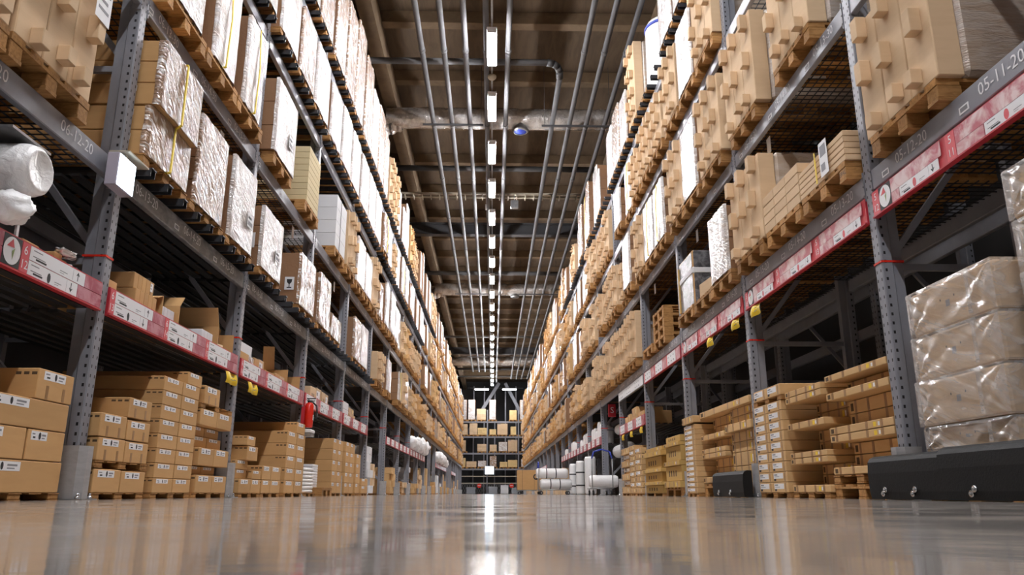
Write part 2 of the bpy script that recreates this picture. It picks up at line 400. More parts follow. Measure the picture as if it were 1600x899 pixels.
for y, z, rr, m, t in ((22.4, 9.92, .09, DARKPIPE, 'dark pipe crossing the aisle under the roof, third lamp'), (34.3, 9.92, .10, PIPE, 'grey pipe crossing the aisle halfway down the roof'),
                       (49.0, 9.86, .07, GALV, 'bright thin pipe crossing the whole aisle far down the roof'), (66.5, 9.85, .06, GALV, 'bright thin pipe crossing just before the end rack'), (62.6, 9.9, .08, DARKPIPE, 'dark pipe crossing where the long pipes stop')):
    ob('cross_pipe', MB().tube((-6.39, y, z), (6.39, y, z), rr, m, 12), label=t, cat='pipe')
def hanger(x, y, wd, t):
    r = ob('pipe_hanger', label=t, cat='hanger', loc=(x, y, 9.5))
    ob('crossbar', MB().box(-wd/2, wd/2, -.02, .02, -.03, .02, GIRD), r)
    for s2 in (-1, 1): ob('rod', MB().tube((s2*wd*.46, 0, .02), (s2*wd*.46, 0, 1.75), .006, GIRD, 6), r)
for j, y in enumerate((18.6, 36.5, 54.5)):
    hanger(-1.1, y, 1.6, 'thin dark bracket under the three pipes nearest the left racks, %s from the front' % ORD[j])
    hanger(2.2, y, 1.9, 'thin dark bracket under the pipes nearest the right racks, %s from the front' % ORD[j])
def duct(y, z, x0, x1, r0, t, outlet):
    r = ob('foil_duct', label=t, cat='duct')
    def f(u, v):
        a = 2*PI*u; x = x0+(x1-x0)*v
        rr = r0*(1+.05*noise.noise(Vector((x*3, math.cos(a)*2, math.sin(a)*2+y))) - (.09 if (x*1.45) % 1 < .07 else 0))
        return (x, y+rr*math.cos(a), z+rr*math.sin(a))
    ob('duct_body', MB().grid(f, 20, 90, FOIL), r)
    if x0 > -5:
        def g(u, v):
            a = 2*PI*u; x = x0+.4-1.9*v; zz = z-.05-.5*math.sin(v*PI*.5)
            rr = r0*.9*(1+.08*math.sin(v*60)); return (x, y+.1+rr*math.cos(a), zz+rr*math.sin(a))
        ob('flexible_end', MB().grid(g, 16, 60, FOIL), r)
    if outlet is not None:
        o = MB(); lathe(o, [(.19,.12),(.19,-.02),(.24,-.05),(.20,-.10),(.17,-.10)], GALV, 20)
        oo = ob('air_outlet', o, r, (outlet, y, z-r0))
        ob('outlet_cover', lathe(MB(), [(0,-.09),(.17,-.09),(.18,-.06)], BLUE if y < 25 else DARKPIPE, 20), oo)
duct(19.6, 10.2, -3.0, 6.3, .30, 'crinkled silver foil duct crossing the aisle near the third lamp', .72)
duct(38.3, 10.2, -3.0, 6.3, .32, 'silver foil duct crossing the aisle halfway down', 1.1)
duct(60.5, 10.2, -6.3, 6.3, .34, 'silver foil duct crossing just before the end rack', None)
r = ob('cable_tray', label='beige cable tray with short drop brackets crossing the aisle at the fourth lamp', cat='tray')
ob('tray_rail', MB().box(-6.3, 6.3, 24.2, 24.28, 9.78, 9.84, BEIGE).box(-6.3, 6.3, 24.5, 24.58, 9.78, 9.84, BEIGE), r)
tb = cached('drop', lambda: MB().box(-.015,.015,-.02,.36,-.08,.0,BEIGE).mesh('drop_bracket'))
for j in range(24): ob('drop_bracket', tb, r, (-3.3+j*.29, 24.2, 9.78))
r = ob('wireless_box', label='small grey box hanging from the beige cable tray right of lamps', cat='box', loc=(.68, 24.2, 9.42))
ob('box_body', MB().cbox(-.13,.13,-.08,.08,-.14,.14,GALV,.02), r); ob('hanging_rod', MB().tube((0,0,.14),(0,0,.358),.012,GALV,6), r)
ob('hanging_sensor', MB().tube((0,0,0),(0,0,-.2),.03,WHITE,8).tube((0,0,0),(0,0,.357),.008,WHITE,6), loc=(-.27, 24.2, 9.42), label='thin white sensor hanging from the cable tray left of lamps', cat='sensor')

# ------------------------------------------------------------------ rack bays
POST_H = 7.6
def post_mesh():
    b = MB(); b.cbox(-.082, 0, -.05, .05, .02, POST_H, POSTM, .008)
    b.box(-.15, -.08, -.036, .036, .02, POST_H, STEEL); return b.mesh('upright_post')
def guard_mesh():
    b = MB(); z1 = .33
    pr = [(-.09,-.075),(-.09,-.068),(.012,-.068),(.012+.035,-.03),(.012+.035,.03),(.012,.068),(-.09,.068),(-.09,.075),(.02,.075),(.056,.034),(.056,-.034),(.02,-.075)]
    for z in (0.006, z1): b.v += [(x, y, z) for x, y in pr]
    nn = len(pr)
    for q in range(nn):
        b.f.append((q, (q+1) % nn, nn+(q+1) % nn, nn+q)); b.m.append(b.mi(GUARD)); b.smooth.append(False)
    for f in ((0,1,2,11),(2,3,10,11),(3,4,9,10),(4,5,8,9),(5,6,7,8)):
        b.f.append(tuple(nn+i for i in f)); b.m.append(0); b.smooth.append(False)
    return b.mesh('post_guard')
def foot_mesh():
    b = MB(); b.box(-.14, .09, -.094, .094, 0, .008, GALV)
    for y in (-.075, .075): b.tube((.05, y, .008), (.05, y, .022), .016, CHROME, 6).tube((.05, y, .02), (.05, y, .04), .008, CHROME, 6)
    return b.mesh('foot_plate')
def band_mesh():
    b = MB(); b.box(-.155, .004, -.0535, .0535, -.007, .007, REDPAINT); return b.mesh('red_band')
RD = 1.15     # rack depth
def brace_mesh(z0, z1): return MB().bar((-.12, 0, z0), (-RD+.04, 0, z1), .035, .045, STEEL).mesh('brace')
def beam_mesh(m, mt):
    b = MB(); y0, y1 = (-BAY+.055, -.055) if m > 0 else (.055, BAY-.055)
    b.cbox(-.052, -.002, y0, y1, -.15, 0, mt, .006); return b.mesh('shelf_beam')
def conn_mesh():
    b = MB(); b.box(-.06, .004, -.005, .005, -.19, .03, STEEL)
    for z in (-.15, -.08, -.01): b.tube((.004, 0, z), (.010, 0, z), .007, STEEL_D, 6)
    return b.mesh('beam_connector')
def bar_mesh():
    b = MB(); b.box(-RD, .135, -.038, .038, .052, .062, BARM).box(-RD, .125, -.038, -.030, 0, .052, BARM).box(-RD, .125, .030, .038, 0, .052, BARM)
    return b.mesh('support_bar')
def deck_mesh(m):
    b = MB(); y0, y1 = (-BAY+.06, -.06) if m > 0 else (.06, BAY-.06)
    for j in range(9):
        x = -.09 - j*.125; b.box(x-.05, x+.02, y0, y1, -.02, 0, DECKSTEEL)
    return b.mesh('shelf_deck')
def mesh_deck(m):
    b = MB(); y0, y1 = (-BAY+.06, -.06) if m > 0 else (.06, BAY-.06)
    for j in range(14):
        x = -.1 - j*.075; b.box(x-.004, x+.004, y0, y1, -.02, -.012, DECKSTEEL)
    for j in range(36):
        yy = y0 + (y1-y0)*(j+.5)/36; b.box(-RD+.02, -.06, yy-.003, yy+.003, -.028, -.02, DECKSTEEL)
    return b.mesh('wire_deck')
def card_mesh(wd, ht, arrow, red=False):
    """white shelf label with small print, an item mark and an arrow"""
    b = MB(); b.box(-.001, .003, 0, wd, 0, ht, WHITE)
    X = .0034
    def q(y0, y1, z0, z1, m): b.poly([(X,y0,z0),(X,y1,z0),(X,y1,z1),(X,y0,z1)], m)
    q(.05*wd, .2*wd, .72*ht, .8*ht, GREYTEXT); q(.05*wd, .26*wd, .3*ht, .38*ht, GREYTEXT); q(.1*wd, .28*wd, .12*ht, .26*ht, BLACK)
    q(.52*wd, .66*wd, .3*ht, .36*ht, GREYTEXT); q(.52*wd, .6*wd, .16*ht, .2*ht, GREYTEXT)
    if arrow:
        c = .86*wd; s2 = 1 if arrow > 0 else -1; mz = .5*ht
        q(c-.004, c+.004, .15*ht, .85*ht, BLACK); e = mz+s2*.35*ht
        b.poly([(X,c,e),(X,c-.018,e-s2*.02),(X,c-.014,e-s2*.026),(X,c,e-s2*.012)][::(1 if s2 < 0 else -1)], BLACK)
        b.poly([(X,c,e),(X,c,e-s2*.012),(X,c+.014,e-s2*.026),(X,c+.018,e-s2*.02)][::(1 if s2 < 0 else -1)], BLACK)
        q(.76*wd, .765*wd, .08*ht, .92*ht, GREYTEXT)
    if not red: b.disc((X, .40*wd, .4*ht), (1,0,0), .018, .03*1.0, BLACK, 12) if arrow < 0 else None
    else: b.disc((X, .4*wd, .45*ht), (1,0,0), .02, .03, TAGRED, 12)
    return b.mesh('shelf_label')
def poster_mesh(wd, ht, m): return MB().box(-.001, .0028, 0, wd, 0, ht, m).mesh('burgundy_poster')
def round_mesh(ht):
    b = MB(); b.box(-.001, .003, 0, ht*.95, 0, ht, BLACK); c = ht*.47
    b.disc((.0042, c, ht/2), (1,0,0), ht*.45, ht*.46, WHITE, 24)
    b.poly([(.005,c-.3*ht,.6*ht),(.005,c+.1*ht,.62*ht),(.005,c-.02*ht,.9*ht)], TAGRED)
    b.poly([(.005,c+.0*ht,.5*ht),(.005,c+.06*ht,.2*ht),(.005,c+.14*ht,.62*ht)], GREEN)
    return b.mesh('round_picture')

def label_rail(root, side, k, z, near, red):
    """the strip of price labels on a shelf front; local y of the strip start"""
    m = 1 if side == 'L' else -1
    y0 = (-BAY+.055) if m > 0 else .055; L_ = BAY-.11; ht = .165
    rail = ob('label_rail', cached(('rail', m, red), lambda: MB().box(-.03, -.004, y0, y0+L_, -.012, ht+.01, RED if red else GALV).box(-.03, .012, y0, y0+L_, -.016, -.006, RED if red else GALV).mesh('label_rail')), root, (.012, 0, z))
    if not near:
        f = MB()
        for j in range(3):
            ys = y0 + j*L_/3
            f.box(0, .003, ys+.01, ys+.07, 0, ht, TAGRED if red else WHITE).box(0, .003, ys+.075, ys+.6, .0, ht, WHITE).box(0, .003, ys+.61, ys+L_/3-.005, 0, ht, BURG if red else WHITE)
            for yy in (.12, .3, .45): f.box(.002, .0036, ys+yy, ys+yy+.07, ht*.2, ht*.3, GREYTEXT).box(.002, .0036, ys+yy, ys+yy+.05, ht*.65, ht*.75, GREYTEXT)
        ob('label_insert', cached(('insert', m, red), lambda: f.mesh('label_insert')), rail)
        return
    for j in range(3):
        ys = y0 + j*L_/3; w3 = L_/3; num = 11 + 3*k - 1 + j if m > 0 else 12 + 3*k - j
        if side == 'L':
            ob('number_tag', cached('tag', lambda: MB().box(-.001,.003,0,.072,0,ht,TAGRED).mesh('number_tag')), rail, (0, ys, 0))
            text('6', .075, WHITE, rail, (.0035, ys+.036, ht*.74), 'tag_number'); text(str(num), .07, WHITE, rail, (.0035, ys+.036, ht*.25), 'tag_number')
            ob('shelf_label', cached('cu', lambda: card_mesh(w3*.66, ht*.48, 1)), rail, (0, ys+.075, ht*.515))
            ob('shelf_label', cached('cl', lambda: card_mesh(w3*.58, ht*.48, -1, False)), rail, (0, ys+.075, .001))
            ob('burgundy_poster', cached('bu', lambda: poster_mesh(w3*.26-.012, ht*.48, BURG)), rail, (0, ys+.075+w3*.66+.004, ht*.515))
            ob('burgundy_poster', cached('bl', lambda: poster_mesh(w3*.34-.012, ht*.48, BURG)), rail, (0, ys+.075+w3*.58+.004, .001))
        else:
            ob('burgundy_poster', cached('bR', lambda: poster_mesh(w3*.83, ht*.56, PINK)), rail, (0, ys+.10, ht*.44))
            ob('shelf_label', cached('cR', lambda: card_mesh(w3*.5, ht*.42, -1, True)), rail, (0, ys+.36, .001))
            ob('burgundy_poster', cached('bR2', lambda: poster_mesh(w3*.28, ht*.42, PINK)), rail, (0, ys+.10, .001))
            ob('number_tag', cached('tagR', lambda: MB().box(-.001,.003,0,.09,0,ht,TAGRED).mesh('number_tag')), rail, (0, ys+.005, 0))
            text('5', .07, WHITE, rail, (.0035, ys+.05, ht*.74), 'tag_number'); text(str(num), .068, WHITE, rail, (.0035, ys+.05, ht*.25), 'tag_number')
    if side == 'R': ob('round_picture', cached('rp', lambda: round_mesh(ht)), rail, (.001, y0+.10, 0))
    elif k == 0: ob('round_picture', cached('rp', lambda: round_mesh(ht)), rail, (.001, y0+2*L_/3-.165, 0))

BRZ = [(.35, 1.35), (1.55, 1.55), (1.65, 2.9), (3.0, 3.0), (3.1, 4.35), (4.45, 4.45), (4.6, 5.9), (6.0, 6.0), (6.1, 7.3)]
def bars_at(side, k, li):
    if side == 'L': return (li == 0 and 1 <= k <= 4) or (li == 2 and k <= 8) or (li == 3 and k <= 10)
    return li == 3 and k <= 8
def low_shelf(side, k):
    if side == 'L': return k <= 4 or 6 <= k <= 9 or k in (12, 13, 14, 17, 18)
    return k in (4, 6, 7, 8, 9, 13, 14, 17)
def high_strip(side, k): return side == 'R' and k <= 4
def rack_bay(side, k):
    sgn, X, rz, sn = SIDES[side]; m = 1 if side == 'L' else -1
    near = k <= 4
    r = ob('pallet_rack', loc=(X, upy(k+1), 0), rz=rz, label='grey steel rack bay, %s bay from the front of the %s row' % (ORD[k], sn), cat='rack', group='rack bays of the %s row' % sn)
    p = ob('upright_post', cached('post', post_mesh), r)
    ob('upright_post', cached('post', post_mesh), r, (-RD, 0, 0), PI)
    ob('post_guard', cached('guard', guard_mesh), p); ob('foot_plate', cached('foot', foot_mesh), p)
    if k <= 8: ob('red_band', cached('band', band_mesh), p, (0, 0, 1.58), label='thin red band')
    for z0, z1 in BRZ if k < 10 else BRZ[::2]: ob('brace', cached(('brace', z0, z1), lambda: brace_mesh(z0, z1)), r)
    for li, z in enumerate(LEVELS):
        if li == 3 and k == 0: continue
        lit = side == 'L' and li >= 2
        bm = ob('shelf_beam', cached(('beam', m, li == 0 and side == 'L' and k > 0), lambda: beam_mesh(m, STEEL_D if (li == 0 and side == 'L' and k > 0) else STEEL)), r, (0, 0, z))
        ob('shelf_beam', cached(('beam', m, False), lambda: beam_mesh(m, STEEL)), r, (-RD+.052, 0, z))
        if k < 10:
            for e in (.0575, BAY-.0575): ob('beam_connector', cached('conn', conn_mesh), bm, (0, -m*e, 0))
        if near and li <= 1:
            for j in range(3):
                num = (10 + 3*k + j if m > 0 else 12 + 3*k - j)
                yy = (-BAY + .42 + j*.9) if m > 0 else (.58 + j*.9)
                text('%s-%02d-%d0' % ('06' if m > 0 else '05', num, 2 + li), .105, WHITE if li == 0 else GREYTEXT if k > 1 else WHITE, bm, (.0005, yy, -.07), 'place_number')
                if m < 0 or k > 0: ob('barcode_card', cached('bc', lambda: MB().box(0, .002, -.045, .045, -.022, .022, WHITE).box(.0015, .0026, -.033, .033, -.013, .013, GREYTEXT).mesh('barcode_card')), bm, (-.001, yy-.33, -.10))
        if bars_at(side, k, li):
            for j in range(9): ob('support_bar', cached('bar', bar_mesh), r, (0, -m*(.2+j*.3), z))
            if li == 0 and k <= 4: ob('shelf_deck', cached(('deck', m), lambda: deck_mesh(m)), r, (0, 0, z-.03))
        elif k < 8 and li < 3: ob('wire_deck', cached(('wd', m), lambda: mesh_deck(m)), r, (0, 0, z-.005))
    if low_shelf(side, k):
        ob('shelf_deck', cached(('deck', m), lambda: deck_mesh(m)), r, (0, 0, 1.235))
        label_rail(r, side, k, 1.215, near and side == 'L', True)
    if high_strip(side, k): label_rail(r, side, k, 1.905, k <= 2, k <= 3)
    return r
for side in 'LR':
    for k in range(NB): rack_bay(side, k)
# racks standing back to back with the two rows
BACKX = RD*2 + .22
def back_bay(side, k):
    sgn, X, rz, sn = SIDES[side]; m = -1 if side == 'L' else 1
    r = ob('back_rack', loc=(X + sgn*BACKX, upy(k) if side == 'L' else upy(k), 0), rz=rz+PI, label='dark rack bay behind the %s bay of the %s row' % (ORD[k], sn), cat='rack', group='racks behind the %s row' % sn)
    ob('upright_post', cached('post', post_mesh), r); ob('upright_post', cached('post', post_mesh), r, (-RD, 0, 0), PI)
    for z0, z1 in BRZ: ob('brace', cached(('brace', z0, z1), lambda: brace_mesh(z0, z1)), r)
    for li, z in enumerate(LEVELS[:3]):
        for x in (0, -RD+.052): ob('shelf_beam', cached(('beam', 1 if m < 0 else -1, False), lambda: beam_mesh(1 if m < 0 else -1, STEEL)), r, (x, 0, z))
for side in 'LR':
    for k in range(0, 7): back_bay(side, k)

# ------------------------------------------------------------------ pallets
def pallet_mb(h, wd=.8, dp=1.12, which='all'):
    b = MB(); t = h*.15; bl = h - 3*t if h > .1 else h-2*t
    xs = (-.05, -dp/2, -dp+.05)
    if which in ('all', 'deck'):
        for j in range(5):
            y = -wd/2 + (wd-.12)*j/4; b.box(-dp, 0, y, y+.12, h-t, h, WOOD)
        if h > .1:
            for x in (-.07, -dp/2, -dp+.07): b.box(x-.07, x+.07, -wd/2, wd/2, h-2*t, h-t-.0005, WOOD)
    if which in ('all', 'runner'):
        for j in range(3) if which == 'all' else (0,):
            y = (-wd/2+.055, 0, wd/2-.055)[j] if which == 'all' else 0
            ww = .055 if y or which != 'all' else .07
            for x in (-.075, -dp/2, -dp+.075): b.cbox(x-.075, x+.072, y-ww, y+ww, t, (h-2*t if h > .1 else h-t)-.0006, WOOD, .004)
            b.box(-dp, 0, y-ww, y+ww, 0, t-.0005, WOOD)
    return b
def pallet_builder(h, wd=.8):
    def f():
        r = ob('wooden_pallet', pallet_mb(h, wd, which='deck'))
        for y in (-wd/2+.056, 0, wd/2-.056): ob('runner', cached(('runner', h), lambda: pallet_mb(h, which='runner').mesh('runner')), r, (0, y, 0))
        return r
    return f
N_PALLET = [0]; FAR = MB(); FARP = {}
def pallet(X, y, z, rz, h, label, group, wd=.8, far=False):
    if far:
        FAR.add(cached(('fp', h), lambda: pallet_mb(h, wd)), Matrix.Translation((X, y, z)) @ Matrix.Rotation(rz, 4, 'Z')); return
    N_PALLET[0] += 1
    return place(('pallet', h, wd), pallet_builder(h, wd), (X, y, z), rz, label, 'pallet', group)

# ------------------------------------------------------------------ pallet loads
def rnd(seed): return random.Random(seed)
def film_sheet(wd, h, m, seed, flap=.03, bulge=.012):
    tot = wd + 2*flap; b = MB(); e = .006
    def f(u, v):
        t = -flap + u*tot; z = v*h
        nz = noise.noise(Vector((t*6+seed*7.1, z*3.2, seed))) + .5*noise.noise(Vector((t*17+seed, z*7, seed*2.)))
        if t < 0:
            cut = flap*(1+.35*noise.noise(Vector((seed*3., z*5, 1)))); k = min(1, -t/flap); return (-k*cut+e*.3, -wd/2-e-abs(nz)*.003, z)
        if t > wd:
            k = (t-wd)/flap; return (-k*flap*(1+.35*noise.noise(Vector((seed*5., z*5, 1))))+e*.3, wd/2+e+abs(nz)*.003, z)
        edge = min(t, wd-t)/wd; return (e + bulge*(nz+.4)*min(1, edge*8+.2), -wd/2-e + t*(wd+2*e)/wd, z)
    b.grid(f, 26, 18, m); return b.mesh('stretch_film')
def wrapped_builder(wd, h, style, seed, near, strap=False, label=False, dp=1.08, rows=4):
    """cartons under stretch film; style w front film with lamp gleam painted white, b clear film over brown with painted glints"""
    fm = FILM_GLEAM if style == 'w' else FILM_B
    def f():
        R = rnd(seed)
        if not near:
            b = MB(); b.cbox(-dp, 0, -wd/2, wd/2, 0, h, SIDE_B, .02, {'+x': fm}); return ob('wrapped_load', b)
        r = ob('wrapped_load')
        b = MB(); hh = h/rows
        for j in range(rows):
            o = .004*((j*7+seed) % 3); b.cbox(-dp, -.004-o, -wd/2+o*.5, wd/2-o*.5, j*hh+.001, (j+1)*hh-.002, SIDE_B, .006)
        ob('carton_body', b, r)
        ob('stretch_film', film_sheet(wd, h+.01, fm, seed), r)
        if label:
            ob('shipping_label', MB().box(.022, .024, .08, .26, h*.30, h*.48, WHITE).box(.0235, .0245, .10, .24, h*.33, h*.38, GREYTEXT).box(.0235, .0245, .10, .2, h*.41, h*.44, BLACK), r)
        if strap:
            y0 = -.06+.1*R.random()
            pts = [(-dp, y0, h+.012), (.012, y0+.01, h+.014), (.035, y0+.02, h*.55), (.03, y0, .02), (-.01, y0-.01, .006)]
            b = MB()
            for p, q in zip(pts, pts[1:]): b.bar(p, q, .024, .008, STRAP)
            ob('yellow_strap', b, r)
        return r
    return f
def tiered_builder(wd, h1, h2, seed):
    def f():
        r = ob('wrapped_load'); dp = 1.08
        for z0, z1, ex, rows in ((0, h1, 0, 2), (h1+.01, h1+h2, .045, 3)):
            b = MB(); hh = (z1-z0)/rows
            for j in range(rows): b.cbox(-dp, ex-.004, -wd/2, wd/2, z0+j*hh+.001, z0+(j+1)*hh-.003, CARD, .005)
            ob('carton_body', b, r)
            ob('stretch_film', film_sheet(wd, z1-z0, FILM_B, seed+int(z0*10), .05), r, (ex, 0, z0))
            for j in range(rows): ob('shipping_label', MB().box(-.20, -.13, -wd/2-.002, -wd/2, z0+j*hh+hh*.6, z0+j*hh+hh*.85, WHITE), r)
        b = MB(); H = h1+h2
        for p, q in zip([(-dp, .0, H+.006), (.065, .0, H+.008), (.07, -.01, h1+.02), (.03, -.01, h1-.01), (.032, -.02, .012)], [(.065, .0, H+.008), (.07, -.01, h1+.02), (.03, -.01, h1-.01), (.032, -.02, .012), (-.01, -.02, .006)]): b.bar(p, q, .022, .008, STRAP)
        ob('yellow_strap', b, r); return r
    return f
def flat_pack_builder(wd, h, seed, near, film=True, rows=3, n=3, dp=1.08):
    """tall flat cartons standing on edge with small brown blocks on their fronts; the rest of the load under film"""
    def f():
        R = rnd(seed); pw = wd/n; bl = []
        for i in range(n):
            for j in range(rows):
                zc = h*(.07 + (.86/(rows-1))*j) + R.uniform(-.05, .05)*h + (.04*h if i == 1 else 0)
                zc = max(.06, min(h-.08, zc)); hh = .05 if j == 0 else .08
                hh = min(hh, zc, h-zc+.02); y = -wd/2+pw*(i+.5)+R.uniform(-.05, .05)
                bl.append((y, zc, hh))
        pd = .16 if film else dp
        if not near:
            b = MB()
            cm = (CARD_L, CARD_T, CARD_L, CARD)[seed % 4]
            for i in range(n): b.box(-pd, 0, -wd/2+pw*i+.003, -wd/2+pw*(i+1)-.003, 0, h*(1-.05*((i+seed) % 3)), cm)
            for y, z, hh in bl: b.box(0, .07, y-.042, y+.042, z-hh, min(z+hh, h*.88), cm)
            if film: b.box(-dp, -pd-.001, -wd/2, wd/2, 0, h+.01, FILM_G)
            return ob('flat_pack_load', b)
        r = ob('flat_pack_load')
        for i in range(n):
            ob('flat_carton', cached(('panel', round(pw, 3), h, pd), lambda: MB().cbox(-pd, 0, -pw/2+.004, pw/2-.004, 0, h, CARD_L, .006).mesh('flat_carton')), r, (0, -wd/2+pw*(i+.5), 0))
        for y, z, hh in bl:
            ob('foot_block', cached(('fb', round(hh, 3)), lambda: MB().cbox(0, .075, -.042, .042, -hh, hh, CARD_L, .004).mesh('foot_block')), r, (0, y, z))
        if film:
            b = MB(); b.cbox(-dp, -pd-.001, -wd/2-.008, wd/2+.008, .0, h+.012, FILM_G, .03); ob('stretch_film', b, r)
            ob('black_strap', MB().bar((-.62, -wd/2-.011, .01), (-.58, -wd/2-.011, h+.01), .03, .005, BLACK), r)
            ob('edge_strip', MB().box(-pd-.03, -pd+.01, -wd/2-.011, -wd/2-.008, 0, .16, BLACK).bar((-pd+.005, -wd/2-.01, .02), (-pd-.22, -wd/2-.01, .01), .006, .012, BLACK), r)
        return r
    return f
def layered_builder(wd, h, nl, m, straps, dp=1.05, cols=1, name='strapped_load', jitter=.0):
    def f():
        r = ob(name); R = rnd(int(h*100)); hh = h/nl; cw = wd/cols
        for j in range(nl):
            for i in range(cols):
                c = cached(('lay', round(cw, 3), round(hh, 3), m.name, dp), lambda: MB().cbox(-dp, 0, -cw/2+.003, cw/2-.003, .0, hh-.003, m, .004).mesh('carton'))
                ob('carton', c, r, (R.uniform(-jitter, jitter), -wd/2+cw*(i+.5), j*hh))
        for y in straps:
            b = MB().bar((.008, y, -.05), (.008, y, h+.005), .016, .004, BLACK); b.bar((.008, y, h+.004), (-dp, y, h+.004), .016, .004, BLACK); ob('black_strap', b, r)
        return r
    return f
def tall_roll_builder(h, m, band):
    def f():
        r = ob('wrapped_roll'); b = MB()
        lathe(b, [(0, 0), (.36, 0), (.37, .03), (.36, h-.08), (.33, h), (0, h+.01)], m, 22); ob('roll_body', b, r, (-.42, 0, 0))
        for z in (.08, h-.1):
            b = MB(); lathe(b, [(.362, z-.03), (.376, z-.02), (.376, z+.02), (.362, z+.03)], band, 22); ob('blue_band', b, r, (-.42, 0, 0))
        return r
    return f

GN = {'wrapped_load': 'film-wrapped loads', 'flat_pack_load': 'block-fronted flat-pack loads'}
PLACE = ['near', 'middle', 'far']
COUNT = {}
def in_rack(side, k, li, slot, kind, y=None, wd=.8, h=.8, out=.10, ph=None, yaw=0.0, adj='', **kw):
    """one load on its pallet in a rack bay; slot 0..2 counted from the camera; y: world centre if it sits elsewhere"""
    sgn, X, rz, sn = SIDES[side]
    if y is None: y = upy(k) + .50 + slot*.9
    y = min(max(y, upy(k)+.072+max(wd,.8)/2+.005), upy(k)+BAY-.077-max(wd,.8)/2)
    zb = LEVELS[li] + (.0635 if bars_at(side, k, li) else .001)
    if ph is None: ph = .075 if bars_at(side, k, li) else .144
    Xf = X - sgn*out
    near = kw.pop('near', k <= 6)
    where = '%s place, %s bay, %s level, %s row' % (PLACE[slot], ORD[k], LEVN[li], sn)
    far = N_PALLET[0] >= 235 or k > 9
    rz += yaw
    pallet(Xf, y, zb, rz, ph, 'wooden pallet in the ' + where, 'wooden pallets in the racks', far=far)
    if kind is None: return
    seed = kw.pop('seed', (k*13+li*5+slot*3) % 4)
    loc = (Xf, y, zb+ph+.001)
    if kind in ('w', 'b'):
        key = ('wr', wd, h, kind, seed, near, kw.get('strap'), kw.get('label'), kw.get('rows', 4))
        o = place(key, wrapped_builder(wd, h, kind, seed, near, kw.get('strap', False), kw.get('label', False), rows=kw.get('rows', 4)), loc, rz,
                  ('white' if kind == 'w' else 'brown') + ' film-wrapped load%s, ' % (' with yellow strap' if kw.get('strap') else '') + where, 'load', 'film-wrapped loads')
    elif kind == 't':
        o = place(('tier', wd, h), tiered_builder(wd, h*.42, h*.58, 3), loc, rz, 'film-wrapped two-tier cartons with yellow strap, ' + where, 'load', 'film-wrapped loads')
    elif kind in ('p', 'q'):
        rows = 3 if h < 1.15 else 4; n = kw.get('n', 3)
        key = ('fp', wd, h, seed, near, kind, n)
        o = place(key, flat_pack_builder(wd, h, seed, near, kind == 'p', rows, n), loc, rz, 'tan flat-pack load with protruding blocks, ' + where, 'load', 'block-fronted flat-pack loads')
    elif kind == 'c':
        nl, m, cols = kw['nl'], kw['m'], kw.get('cols', 1)
        key = ('ly', wd, h, nl, m.name, cols)
        o = place(key, layered_builder(wd, h, nl, m, kw.get('straps', ()), cols=cols), loc, rz, '%s, ' % adj + where, 'load', 'layered carton loads')
    return o

# --- left row, close bays, as measured
A = in_rack
A('L', 0, 0, 2, 'q', y=4.02, wd=.78, h=.92, out=.06, seed=1)
A('L', 0, 0, 1, 'q', y=3.2, wd=.78, h=.92, out=.06, seed=2)
A('L', 1, 0, 0, 't', y=5.50, wd=.74, h=.93)
A('L', 1, 0, 1, 'b', y=6.38, wd=.66, h=.80, seed=2)
A('L', 1, 0, 2, 'w', y=7.26, wd=.69, h=.82, label=True, seed=7, rows=1)
_a = A('L', 2, 0, 0, 'w', y=8.26, wd=.78, h=.68, label=True, seed=5, rows=3)
_b = A('L', 2, 0, 2, 'b', y=10.02, wd=.82, h=.68, seed=1, rows=1)
def fragile(load, wd, z):
    b = MB(); Y = -wd/2-.012; b.box(-.19, -.07, Y, Y+.004, z, z+.17, WHITE); Y -= .0006; c = -.13
    b.poly([(c-.035,Y,z+.14),(c-.03,Y,z+.10),(c-.008,Y,z+.075),(c+.008,Y,z+.075),(c+.03,Y,z+.10),(c+.035,Y,z+.14)], BLACK)
    b.poly([(c-.006,Y,z+.075),(c-.006,Y,z+.035),(c+.006,Y,z+.035),(c+.006,Y,z+.075)], BLACK); b.poly([(c-.03,Y,z+.035),(c-.03,Y,z+.022),(c+.03,Y,z+.022),(c+.03,Y,z+.035)], BLACK)
    ob('fragile_mark', b, load)
fragile(_a, .78, .20); fragile(_b, .82, .18)
A('L', 3, 0, 0, 'b', y=11.03, wd=.74, h=.74, seed=3, rows=1)
A('L', 3, 0, 1, 'b', y=11.98, wd=.84, h=.33, seed=0, rows=2)
A('L', 4, 0, 0, 'b', y=13.95, wd=.66, h=.74, seed=2, rows=1)
A('L', 4, 0, 1, 'w', y=14.75, wd=.76, h=.76, seed=1)
A('L', 1, 1, 0, 'w', y=5.55, wd=.54, h=.98, strap=False, seed=3, rows=2)
A('L', 1, 1, 1, 'w', y=6.39, wd=.54, h=.98, strap=True, seed=4, rows=1)
A('L', 1, 1, 2, 'w', y=7.22, wd=.52, h=.98, strap=True, seed=6, rows=1)
A('L', 2, 1, 0, 'w', y=8.48, wd=.86, h=.90, label=True, seed=9, rows=3)
A('L', 2, 1, 1, 'c', y=9.98, wd=.66, h=.80, nl=9, m=CREAM, adj='cream cartons in flat layers')
A('L', 3, 1, 0, 'c', y=11.95, wd=.80, h=.86, nl=4, m=WHITECARD, cols=1, straps=(-.1,), adj='white cartons with black strap', near=True)
A('L', 3, 1, 2, 'q', y=12.95, wd=.8, h=.98, seed=2)
A('L', 4, 1, 0, 'w', y=13.95, wd=.8, h=.84, seed=2); A('L', 4, 1, 1, 'w', y=14.85, wd=.8, h=.80, seed=0); A('L', 4, 1, 2, 'q', y=15.75, wd=.8, h=1.0, seed=3)
